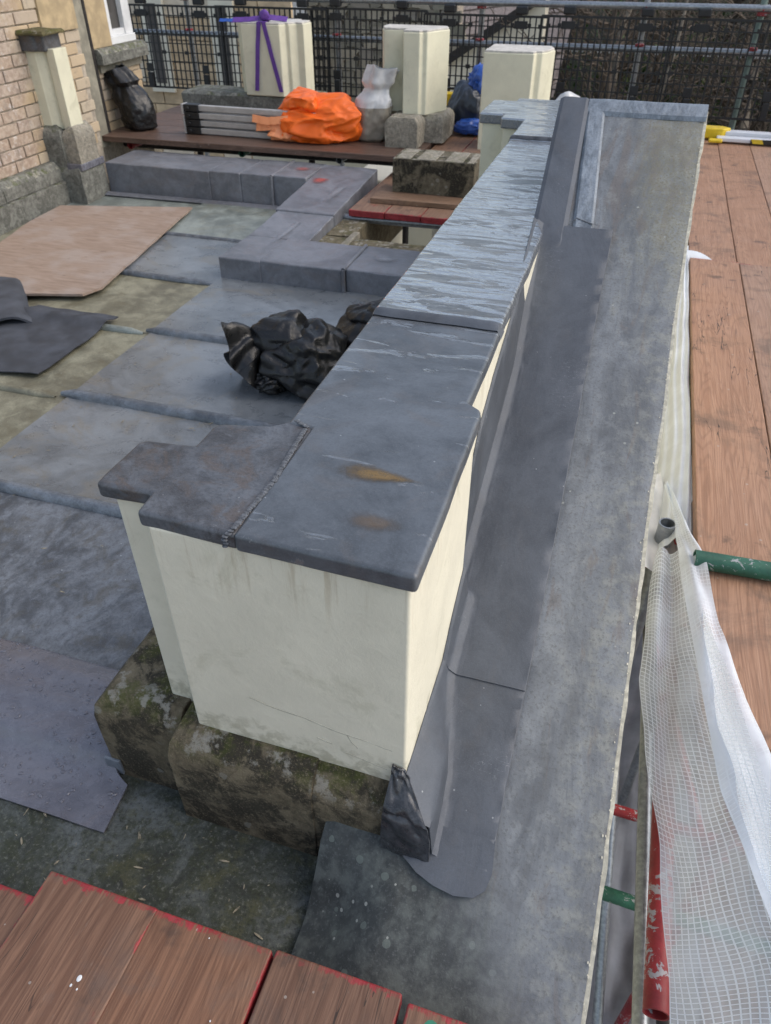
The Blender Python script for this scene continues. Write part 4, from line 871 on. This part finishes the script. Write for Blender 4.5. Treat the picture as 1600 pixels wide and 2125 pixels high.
def felt2(u, v):                                   # folded-over end with a rounded lip
    a, b, c_, d_ = Vector((-3.3, 3.0)), Vector((-2.98, 3.08)), Vector((-2.62, 2.68)), Vector((-3.1, 2.3)); p = a.lerp(b, u).lerp(d_.lerp(c_, u), v)
    z = .05 + .02 * math.sin(v * 3) + .012 * nz(p.x * 7, p.y * 7); k = max(0, (u - .85) / .15); z -= .035 * k * k
    return (p.x, p.y, z)
grid(bm, felt2, 24, 18); solid(tag(build('felt_sheet', bm, FELT, at=(-2.95, 2.75, .03)), 'dark felt sheet folded over on itself beside the plywood', 'sheet'), .012)
off = thing('lead_offcut', (-1.2, .75, .01), 'new purple grey lead sheet beaded with rain lying against the plinth', 'lead sheet')
def offc(u, v):
    yv = itp(v, [(0, .585), (.28, .688), (.34, .705), (.42, .735), (.8, .905), (.93, .955), (1, .97)]); zz = itp(v, [(0, .008), (.28, .012), (.34, .018), (.42, .05), (.6, .058), (.8, .056), (.93, .04), (1, .012)])
    xr = itp(v, [(0, -.812), (.3, -.822), (.36, -.862), (.42, -.875), (.8, -.875), (1, -.99)]); x = -1.85 + (xr + 1.85) * u
    return (x, yv + .1 * 0, zz + .004 * nz(x * 6, yv * 6) + (.008 * nz(x * 3, 1) if v > .4 else 0))
bm = B(); grid(bm, offc, 60, 40); solid(build('sheet', bm, LEAD_NEW, off, smooth=60), .004)
bm = B(); box(bm, -.885, -.845, .715, .722, .01, .06); build('upturned_tab', bm, LEAD_ROLL, off, .002)
WATER = N('rain_beads'); WATER = WATER.done((.15, .15, .175), .07, None, 0, .6)
bm = B(); rr = random.Random(5)
for i in range(420):
    u, v = rr.uniform(.45, 1), rr.uniform(.05, .92)
    if nz(u * 6, v * 5, 3) < -.08: continue
    p = offc(u, v); s = rr.choice((.0018, .0025, .003, .0045))
    bmesh.ops.create_icosphere(bm, subdivisions=1, radius=s, matrix=Matrix.Translation((p[0], p[1], p[2] + .001)) @ Matrix.Rotation(rr.uniform(0, 3), 4, 'Z') @ Matrix.Diagonal((1.5, 1.1, .3, 1)))
tag(build('rain_beads', bm, WATER, off, smooth=80), kind='stuff')
# leaf litter and grit on the gutter and ledge
bm = B()
for i in range(90):
    x, y = rr.uniform(-1.3, -.38), rr.uniform(.3, .66); s = rr.uniform(.0015, .005)
    bmesh.ops.create_icosphere(bm, subdivisions=1, radius=s, matrix=Matrix.Translation((x, y, .004)) @ Matrix.Rotation(rr.uniform(0, 3), 4, 'Z') @ Matrix.Diagonal((.5, rr.uniform(.8, 3.5), .25, 1)))
for i in range(60):
    x, y = rr.uniform(-2.0, -.9), rr.uniform(1.0, 2.6); s = rr.uniform(.002, .006)
    bmesh.ops.create_icosphere(bm, subdivisions=1, radius=s, matrix=Matrix.Translation((x, y, .014)) @ Matrix.Rotation(rr.uniform(0, 3), 4, 'Z') @ Matrix.Diagonal((.5, rr.uniform(.8, 2.5), .2, 1)))
STRAW = plain('dry_leaf_bits', (.32, .28, .2), .8, 0, .6, 90, 0)
tag(build('leaf_litter', bm, STRAW, at=(-.8, .5, 0)), 'scattered dry leaf bits on the lead', 'litter', kind='stuff')

# ================================================================== DRAPED SHEETING
sh = thing('debris_sheeting', (.36, 1.4, 0), 'translucent white reinforced sheeting draped beside the pediment edge', 'sheeting')
# rows from the pole towards the near end: (left x,y,z) (right x,y,z)
ROWS = [((.262, 1.7, .14), (.315, 1.66, .2)), ((.241, 1.413, .13), (.33, 1.326, .25)), ((.236, 1.239, .11), (.346, 1.11, .26)), ((.261, 1.069, .09), (.377, .945, .26)), ((.3, .875, .07), (.408, .807, .26)), ((.324, .698, .06), (.441, .668, .26)), ((.336, .562, .06), (.47, .542, .26)), ((.347, .415, .06), (.5, .422, .26)), ((.36, 0, .06), (.56, .05, .26))]
BAND = [((.271, 1.991, .17), (.279, 2.007, .17)), ((.296, 1.762, .2), (.32, 1.736, .24)), ((.302, 1.582, .23), (.355, 1.553, .27)), ((.32, 1.311, .262), (.378, 1.332, .27)), ((.343, 1.066, .268), (.421, 1.118, .278)), ((.371, .896, .268), (.467, .97, .278)), ((.408, .759, .268), (.51, .855, .278)), ((.446, .629, .268), (.56, .735, .278)), ((.479, .508, .268), (.597, .604, .278)), ((.6, 0, .268), (.75, .1, .278))]
def row(v, T=None):
    T = T or ROWS; t = v * (len(T) - 1); i = min(len(T) - 2, int(t)); t -= i
    return Vector(T[i][0]).lerp(Vector(T[i + 1][0]), t), Vector(T[i][1]).lerp(Vector(T[i + 1][1]), t)
def sheetf(u, v):
    a, b = row(v); p = a.lerp(b + (b - a) * .35 * min(1, v * 5), u); w_ = (b - a).length
    p.z += .022 * math.sin(u * 6.5 + v * 6) * min(1, w_ / .16) + .014 * nz(u * 3, v * 8) - .03 * math.sin(math.pi * u) * v
    p.x += .009 * nz(u * 3 + 4, v * 9)
    lift = max(p.z, .232 + .012 * min(1, (p.x - .3) / .04) + .004 * nz(u * 6, v * 20)); e_ = min(1, max(0, (p.x - .3) / .05)) * min(1, max(0, (p.y - .9) / .2)); p.z += (lift - p.z) * e_
    return tuple(p)
CELL = .0125
bm = B(); grid(bm, sheetf, 30, 140, lambda u, v: (u * 19, v * 1.75 / CELL)); build('mesh_sheet', bm, NET, sh, smooth=80)
def band(u, v):                                    # doubled, opaque selvedge folded back over the outer side
    a, b = row(v, BAND); p = a.lerp(b, u); p.z += .012 * math.sin(math.pi * u) + .006 * nz(u * 3, v * 14) + .005 * math.sin(u * 9 + 4 * nz(v * 5)); p.x += .006 * nz(v * 10, 3)
    return tuple(p)
bm = B(); grid(bm, band, 12, 140, lambda u, v: (u * 8, v * 2.0 / CELL)); build('selvedge', bm, NETB, sh, smooth=80)
# the bunched run along the pediment beyond the pole
def run(u, v):
    y = 1.72 + 2.33 * v; x0 = .255 + .025 * v + .05 * max(0, v - .6); x1 = .34
    return (x0 + (x1 - x0) * u, y + .02 * u, .1 + .09 * v + .1 * u * (1 - .6 * v) + .02 * math.sin(math.pi * u) + .004 * math.sin(u * 22 + nz(y * 2) * 4) + .01 * nz(u * 3, y * 4))
bm = B(); grid(bm, run, 30, 80, lambda u, v: (u * 12, v * 2.35 / CELL)); build('bunched_run', bm, SHEETW, sh, smooth=80)
bm = B(); grid(bm, lambda u, v: (.21 + .13 * u * (1 - v * .6), 1.62 + .42 * v + .05 * u, .15 - .06 * u * (1 - v) + .01 * nz(u * 4, v * 5)), 12, 16, lambda u, v: (u * 8, v * 20)); build('flap', bm, plain('cream_sheet_flap', (.7, .69, .66), .55, 0, .08), sh, smooth=80)
bm = B(); grid(bm, lambda u, v: (.3 + .2 * u * (1 - v), 3.9 + .1 * v + .03 * u, .2 + .045 * math.sin(v * 2.5) - .01 * u), 10, 10, lambda u, v: (u * 8, v * 8)); build('corner_flap', bm, SHEETW, sh, smooth=80)

# ================================================================== SCAFFOLD BELOW THE OUTER EDGE
LOW = [('scaffold_ledger', (.2, 2.75, -.62), (1.4, 2.75, -.62), GALV, 'galvanised transom, topmost below the pediment edge'), ('scaffold_ledger', (.2, 2.5, -.95), (1.4, 2.52, -.95), GALV, 'galvanised transom, second below the pediment edge'),
       ('scaffold_ledger', (.18, 1.9, -1.45), (1.5, 1.86, -1.45), REDP, 'red transom low in the scaffold under the sheeting'), ('scaffold_ledger', (.2, 1.35, -1.1), (1.5, 1.3, -1.1), GREENP, 'green transom low in the scaffold under the sheeting'),
       ('scaffold_brace', (.3, 3.1, -.7), (.6, 1.3, -2.6), GALV, 'long diagonal brace in the scaffold below the edge'), ('scaffold_brace', (.5, 3.3, -1.5), (.9, 2.0, -1.8), REDP, 'red diagonal brace in the scaffold below the edge'),
       ('scaffold_ledger', (.42, 3.6, -.9), (.5, -1.0, -.9), GALV, 'galvanised ledger running below the pediment edge'), ('scaffold_brace', (.32, 2.3, -.35), (.75, 1.2, -1.9), DARKIRON, 'dark steep brace in the scaffold below the edge'), ('scaffold_ledger', (.2, 3.3, -1.15), (1.4, 3.25, -1.15), REDP, 'short red transom far below the pediment edge'), ('scaffold_ledger', (.2, 1.05, -1.75), (1.5, 1.0, -1.75), GALV, 'galvanised transom lowest in the scaffold under the sheeting')]
for nme, a, b, m_, lab in LOW: bar(nme, a, b, GW, m_, lab)
for i, (x, y, m_, lab) in enumerate(((.62, 2.6, GALV, 'galvanised standard below the pediment edge'), (.7, 1.5, REDP, 'red standard below the sheeting'))):
    t = thing('scaffold_standard', (x, y, gz), lab, 'tube'); bar('pole', (x, y, gz), (x, y, .12), GW, m_, '', parent=t)
    for z in (-.62, -.95, -1.45): coupler(t, (x - .02, y, z), .036)
bm = B(); grid(bm, lambda u, v: (.15 + .75 * u, .3 + 5.5 * v, -2.6 + .12 * nz(u * 3, v * 6) + .06 * nz(u * 9, v * 16)), 30, 60); tag(build('dust_sheet', bm, plain('grey_dust_sheet', (.42, .42, .46), .6, 0, .25, 5, .3), at=(.5, 3, -2.6), smooth=80), 'crumpled white dust sheet on the lower lift', 'sheet')

lowb = board_mesh(5.0, BOARD_B)
for i in range(4): board(lowb, 1.02 + .23 * i, 5.0, -2.0, 'dark board of the lower scaffold lift, ' + ('innermost', 'second out', 'third out', 'outermost')[i], 'lower lift boards')
# ================================================================== BACK SCAFFOLD AND MESH GUARDS
FY = 7.2
def mesh_guard():
    """black plastic guard, 1.06 m wide, 0.66 m high, origin at its foot"""
    t = thing('mesh_guard', (0, 0, 0), 'black plastic mesh guard panel hung on the back scaffold rails', 'guard panel', 'mesh guards along the back scaffold')
    bm = B(); W_, H_ = 1.04, .66
    for i in range(22): x = -W_ / 2 + W_ * i / 21; s = .011 if i % 7 else .015; box(bm, x - s / 2, x + s / 2, -.004, .004, 0, H_)
    for j in range(10): z = H_ * j / 9; s = .009 if 0 < j < 9 else .017; box(bm, -W_ / 2, W_ / 2, -.006, -.0015, z - s / 2, z + s / 2)
    build('wire_grid', bm, BLACKP, t)
    for x in (-.3, .3):
        bm = B(); box(bm, x - .055, x + .055, -.014, -.0065, H_ - .085, H_ - .03); box(bm, x - .085, x - .056, -.013, -.007, H_ - .07, H_ - .045); box(bm, x + .056, x + .085, -.013, -.007, H_ - .07, H_ - .045); build('clip_plate', bm, BLACKP, t, .003)
        bm = B(); box(bm, x - .05, x + .05, -.03, .03, H_ + .012, H_ + .07); build('hook', bm, BLACKP, t, .012, 3)
        bm = B(); box(bm, x - .035, x + .035, -.016, -.0065, .13, .2); prism(bm, [(x - .02, -.04), (x + .03, -.04), (x + .03, -.012), (x - .02, -.012)], 0, .125); build('foot', bm, BLACKP, t, .004)
    for x in (-.46, -.12, .12, .46):
        bm = B(); box(bm, x - .02, x + .02, -.012, -.0065, .28, .31); build('clip', bm, BLACKP, t)
        bm = B(); box(bm, x - .018, x + .018, -.012, -.0065, H_ - .08, H_ - .05); build('clip', bm, BLACKP, t)
    return t
proto = mesh_guard(); kids = list(proto.children)
GL = ['beside the brick house', 'behind the strapped pier', 'between the strapped pier and the middle pier', 'behind the navy bag', 'behind the rough-topped pier', 'behind the pediment apex', 'at the outer deck end']
GX = [-4.35, -3.32, -2.42, -1.4, -.42, .6, 1.62]
for i, x in enumerate(GX):
    if i == 0: t = proto
    else:
        t = copy(proto)
        for k in kids: copy(k, parent=t)
    t['label'] = 'black plastic mesh guard panel ' + GL[i]
    t.location = (x, FY + (.0 if i % 2 else .02), .26 + .008 * (i % 3)); t.rotation_euler = (R(-1.5), 0, R(.4 * (-1) ** i))
bar('guard_rail', (-6, FY + .05, .985), (4, FY + .07, 1.025), GW, GALV, 'galvanised top guard rail holding the mesh guards')
bar('guard_rail', (-6, FY + .06, .70), (4, FY + .09, .735), GW, GALV, 'galvanised mid guard rail behind the mesh guards with hanging drips')
for i, x in enumerate((-4.22, -2.74, -1.45, -.14, .71, 2.2)):
    t = thing('scaffold_standard', (x, FY + .12, gz), ['pale standard near the brick house corner', 'pale standard with red couplers beside the strapped pier', 'dark green standard behind the middle pier section', 'pale standard behind the pediment apex', 'grey green standard at the outer deck corner', 'far standard at the outer end of the guard rails'][i], 'tube', 'standards of the back scaffold')
    bar('pole', (x, FY + .12, gz), (x, FY + .12, 2.6), GW, GALV if i != 4 else plain('green_worn_tube', (.2, .27, .24), .5, .2), '', parent=t)
    coupler(t, (x, FY + .09, .72 + .004 * i), .034); coupler(t, (x, FY + .09, .985), .034)
bm = B()
for i in range(120):
    x = rr.uniform(-1.2, 2.2); bmesh.ops.create_icosphere(bm, subdivisions=1, radius=rr.uniform(.003, .006), matrix=Matrix.Translation((x, FY + .075, .69 + .003 * x)) @ Matrix.Diagonal((1, 1, 1.4, 1)))
DROP = N('water_drop').done((.7, .75, .8), .05, None, 0, .8)
tag(build('rail_drips', bm, DROP, at=(0, FY + .07, .69)), 'rain drips hanging under the mid guard rail', 'drips', kind='stuff')
mo = board_mesh(4.2, BOARD_B)
for i in range(2): o = board(mo, 2.6, 7.0 + .2275 * i - .1, .15, 'end board of the outer deck below the mesh guards, ' + ('front' if i == 0 else 'rear'), 'end boards of the outer deck'); o.rotation_euler = (0, 0, R(-90)); o.location = (.36, 7.02 + .2275 * i, .13); o.rotation_euler = (0, 0, R(90))
wb = thing('white_bag', (-.55, 6.3, .2), 'white bag edge behind the pediment', 'bag'); crumple('body', (-.56, 6.3, .38), (.12, .1, .15), PALESACK, wb, 31, .2, 4, .2, 1.6)

# ================================================================== NEIGHBOURING BUILDINGS BEYOND THE GUARDS
RUB = N('rubble_stone')
def rub():
    n = RUB; p = n.pos(); r = n.rnd(); a = n.noise(p, 9, 6, .65)
    c = n.ramp(r, [(0, (.16, .15, .12)), (.4, (.26, .24, .19)), (.7, (.34, .3, .23)), (1, (.22, .2, .17))]); c = n.mix(n.math('MULTIPLY', n.ss(a, .5, .7), .5), c, (.1, .11, .07))
    return n.done(c, .9, n.bump(a, .5, .02))
RUB = rub()
rw = thing('rubble_wall', (-3.6, 10.6, gz), 'grey rubble stone wall of a neighbouring building behind the guards', 'wall')
build('core', box(B(), -4.35, -2.4, 10.55, 10.9, gz, 1.3), MORTAR, rw)
stm = []
for k in range(4):
    bm = B(); bmesh.ops.create_cube(bm, size=1); bmesh.ops.subdivide_edges(bm, edges=bm.edges[:], cuts=1, use_grid_fill=True)
    for v in bm.verts: v.co += Vector((nz(v.co.x * 3, v.co.z * 3, k), nz(v.co.z * 3, k, 5) * .5, nz(v.co.x * 3, k, v.co.z * 3))) * .28
    me_ = bpy.data.meshes.new('stone'); bm.to_mesh(me_); bm.free(); me_.materials.append(RUB); stm.append(me_)
z = -.75
while z < 1.15:
    h = rr.uniform(.12, .17); x = -4.35
    while x < -2.45:
        l = rr.uniform(.14, .3); o = link('stone', rr.choice(stm), None, rw, .012, 2); o.scale = (l * .95, .1, h * .95); o.location = Vector((x + l / 2, 10.55, z + h / 2)) - Vector(rw.location); x += l
    z += h
OCH = plain('ochre_wall_stone', (.62, .47, .3), .9, 0, .3, 3, .3)
ow = thing('stone_house', (-5.6, 9.6, gz), 'ochre stone house wall seen through the mesh guards by the brick house', 'house')
build('core', box(B(), -7.6, -4.36, 9.62, 10.0, gz, 1.4), MORTAR, ow)
bm = B(); bmesh.ops.create_cube(bm, size=1); ome = bpy.data.meshes.new('ashlar'); bm.to_mesh(ome); bm.free(); ome.materials.append(OCH)
OCH2 = plain('pale_ashlar', (.74, .64, .5), .9, 0, .2, 3, .3); ome2 = ome.copy(); ome2.materials.clear(); ome2.materials.append(OCH2)
for j in range(9):
    x = -7.5 + (.22 if j % 2 else 0)
    while x < -4.5: l = rr.uniform(.36, .5); o = link('ashlar', ome if rr.random() < .6 else ome2, None, ow, .01, 2); o.scale = (l - .015, .05, .225); o.location = Vector((x + l / 2, 9.61, -.95 + .24 * j)) - Vector(ow.location); x += l
for i, x in enumerate((-6.0, -5.05)):
    f_ = build('window_surround', box(B(), x - .16, x + .16, 9.53, 9.58, -.2, .85), WHITECOL, ow); build('pane', box(B(), x - .07, x + .07, 9.515, 9.528, -.1, .75), GLASS, ow)
# cream gabled house with sloping verge
gh = thing('gabled_house', (-2.0, 10.2, gz), 'cream rendered gable with dark sloping verge and pinkish tiled roof', 'house')
bm = B(); pts = [(-2.9, gz), (-1.27, gz), (-1.27, .86), (-2.9, -.16)]
a = [bm.verts.new((x, 10.0, z)) for x, z in pts]; b = [bm.verts.new((x, 10.3, z)) for x, z in pts]; bm.faces.new(a); bm.faces.new(b)
for i in range(4): bm.faces.new((a[i], a[(i + 1) % 4], b[(i + 1) % 4], b[i]))
build('gable', bm, plain('cream_gable_render', (.74, .68, .54), .8, 0, .12, 4, .2), gh)
bm = B()
for k in range(2): 
    pass
vv = [(-3.0, -.22), (-1.2, .9), (-1.2, 1.0), (-3.0, -.1)]
a = [bm.verts.new((x, 9.93, z)) for x, z in vv]; b = [bm.verts.new((x, 10.0, z)) for x, z in vv]; bm.faces.new(a); bm.faces.new(b)
for i in range(4): bm.faces.new((a[i], a[(i + 1) % 4], b[(i + 1) % 4], b[i]))
build('verge', bm, DARKIRON, gh)
TILE = plain('pinkish_roof_tile', (.33, .27, .24), .85, 0, .35, 6, .5)
rf = build('roof', (lambda bm: grid(bm, lambda u, v: (-3.6 + 2.5 * u, 10.35 + 3.2 * v, -.45 + 1.9 * v + .3 * u), 8, 8))(B()), TILE, gh)
bm = B(); box(bm, -.5, .5, -.5, .5, -.5, .5); tme = bpy.data.meshes.new('tile'); bm.to_mesh(tme); bm.free(); tme.materials.append(TILE)
sl_ = math.atan2(1.9, 3.2)
for j in range(15):
    for i in range(15):
        u = (i + .5 * (j % 2) + .3) / 15.5; v = (j + .5) / 15; o = link('tile', tme, None, gh); o.scale = (.155, .27, .014); o.rotation_euler = (sl_ - .06, -math.atan2(.3, 2.5), 0)
        o.location = Vector((-3.6 + 2.5 * u, 10.35 + 3.2 * v, -.44 + 1.9 * v + .3 * u + .012 + rr.uniform(0, .005))) - Vector(gh.location)

# ================================================================== WOODLAND
BARKM = plain('mossy_bark', (.14, .108, .08), .95, 0, .5, 9, .8); BARK2 = plain('grey_bark', (.28, .24, .19), .95, 0, .4, 9, .8)
LEAFM = N('ivy_leaves')
def leafm():
    n = LEAFM; p = n.pos(); a = n.noise(p, 1.2, 4); r = n.noise(p, 14, 2)
    return n.done(n.mix(n.ss(a, .4, .6), n.mix(r, (.025, .06, .018), (.06, .125, .03)), n.mix(r, (.06, .1, .03), (.15, .19, .05))), .5, None, 0, .4)
LEAFM = leafm()
def limb(bm, pts, r0, r1, seg=7):
    P = [Vector(p) for p in pts]; rings = []
    for i, p in enumerate(P):
        d_ = ((P[min(i + 1, len(P) - 1)] - P[max(i - 1, 0)])).normalized(); q = d_.to_track_quat('Z', 'Y'); r_ = r0 + (r1 - r0) * i / (len(P) - 1)
        rings.append([bm.verts.new(p + q @ Vector((r_ * math.cos(6.2832 * k / seg), r_ * math.sin(6.2832 * k / seg), 0))) for k in range(seg)])
    for a, b in zip(rings, rings[1:]):
        for k in range(seg): bm.faces.new((a[k], a[(k + 1) % seg], b[(k + 1) % seg], b[k]))
def bankz(x, y): return bank((x + 4) / 40, max(.001, (y - 9) / 22))[2]
def tree(x, y, h, r, seed, leafy):
    rn = random.Random(seed); z0 = bankz(x, y) - .1 if y > 9 and x > -4 else gz
    t = thing('bare_tree', (x, y, z0), 'slender bare woodland tree with ivy on the dark bank', 'tree', 'trees on the wooded bank')
    bm = B(); lean = Vector((rn.gauss(0, .06), rn.gauss(0, .06), 1)); pts = [Vector((x, y, z0)) + lean * h * k / 9 + Vector((.12 * nz(seed, k * .6), .12 * nz(k * .6, seed), 0)) for k in range(10)]
    limb(bm, pts, r, r * .25, 8); build('trunk', bm, BARKM if seed % 3 else BARK2, t)
    bm = B()
    for k in range(34):
        i = rn.randint(1, 8); p = pts[i].lerp(pts[i + 1], rn.random()); a = rn.uniform(0, 6.28); L = h * rn.uniform(.08, .26); up = rn.uniform(.1, .9); q = [p]
        for s in range(5): q.append(q[-1] + Vector((math.cos(a), math.sin(a), up)) * L / 5 + Vector((rn.gauss(0, .05), rn.gauss(0, .05), rn.gauss(0, .05))) * L)
        limb(bm, q, r * .22, .004, 5)
        for s in range(5):
            b0 = rn.choice(q[1:]); a2 = a + rn.gauss(0, .9); l2 = L * rn.uniform(.25, .6); q2 = [b0 + Vector((math.cos(a2), math.sin(a2), rn.uniform(-.2, .9))) * l2 * w_ / 3 + Vector((0, 0, rn.gauss(0, .02))) for w_ in range(4)]
            limb(bm, q2, .008, .003, 4)
    build('crown', bm, BARKM, t)
    if leafy:
        bm = B()
        for k in range(leafy):
            i = rn.randint(0, 5); p = pts[i].lerp(pts[i + 1], rn.random()) + Vector((rn.gauss(0, r * 1.6), rn.gauss(0, r * 1.6), 0)); leaf(bm, p, rn.uniform(.03, .06), rn)
        build('ivy', bm, LEAFM, t)
def leaf(bm, p, s, rn):
    d_ = Vector((rn.gauss(0, 1), rn.gauss(0, 1), rn.gauss(.4, .7))).normalized(); q = d_.to_track_quat('Z', 'Y')
    v = [bm.verts.new(Vector(p) + q @ Vector(k) * s) for k in ((0, -1, 0), (.55, 0, .12), (0, 1, 0), (-.55, 0, .12))]; bm.faces.new(v)
TR = random.Random(11); n_ = 0
for j in range(5):
    for i in range(9):
        x = -1.6 + i * (.62 + .1 * j) + TR.uniform(-.3, .3); y = 10.4 + j * 1.5 + TR.uniform(-.6, .6)
        if x < -.9 and y < 13.5: continue
        tree(x, y, TR.uniform(4.0, 6.0), TR.uniform(.045, .12), 100 + n_, 260 if TR.random() < .6 else 0); n_ += 1
bm = B(); UR = random.Random(4)
for i in range(38000):
    x = UR.uniform(-2.6, 7); y = 9.6 + abs(UR.gauss(0, 4)); dens = nz(x * .5, y * .5, 2)
    if dens < -.2 or (x < -1.0 and y < 13.6): continue
    z = bankz(x, y) + abs(UR.gauss(0, .35)) * (.6 + dens); leaf(bm, (x, y, z), UR.uniform(.025, .07), UR)
for i in range(700):
    x = UR.uniform(-1.2, 5); y = UR.uniform(9.8, 15); z0 = bankz(x, y); p = [Vector((x, y, z0))]; a = UR.uniform(0, 6.28); L = UR.uniform(.4, 1.5)
    for s in range(4): p.append(p[-1] + Vector((math.cos(a) * .4, math.sin(a) * .4, 1 - s * .35)) * L / 4)
    limb(bm, p, .008, .003, 4)
tag(build('undergrowth', bm, LEAFM, at=(2, 12, -3)), 'dark ivy and bramble undergrowth on the wooded bank', 'undergrowth', kind='stuff')
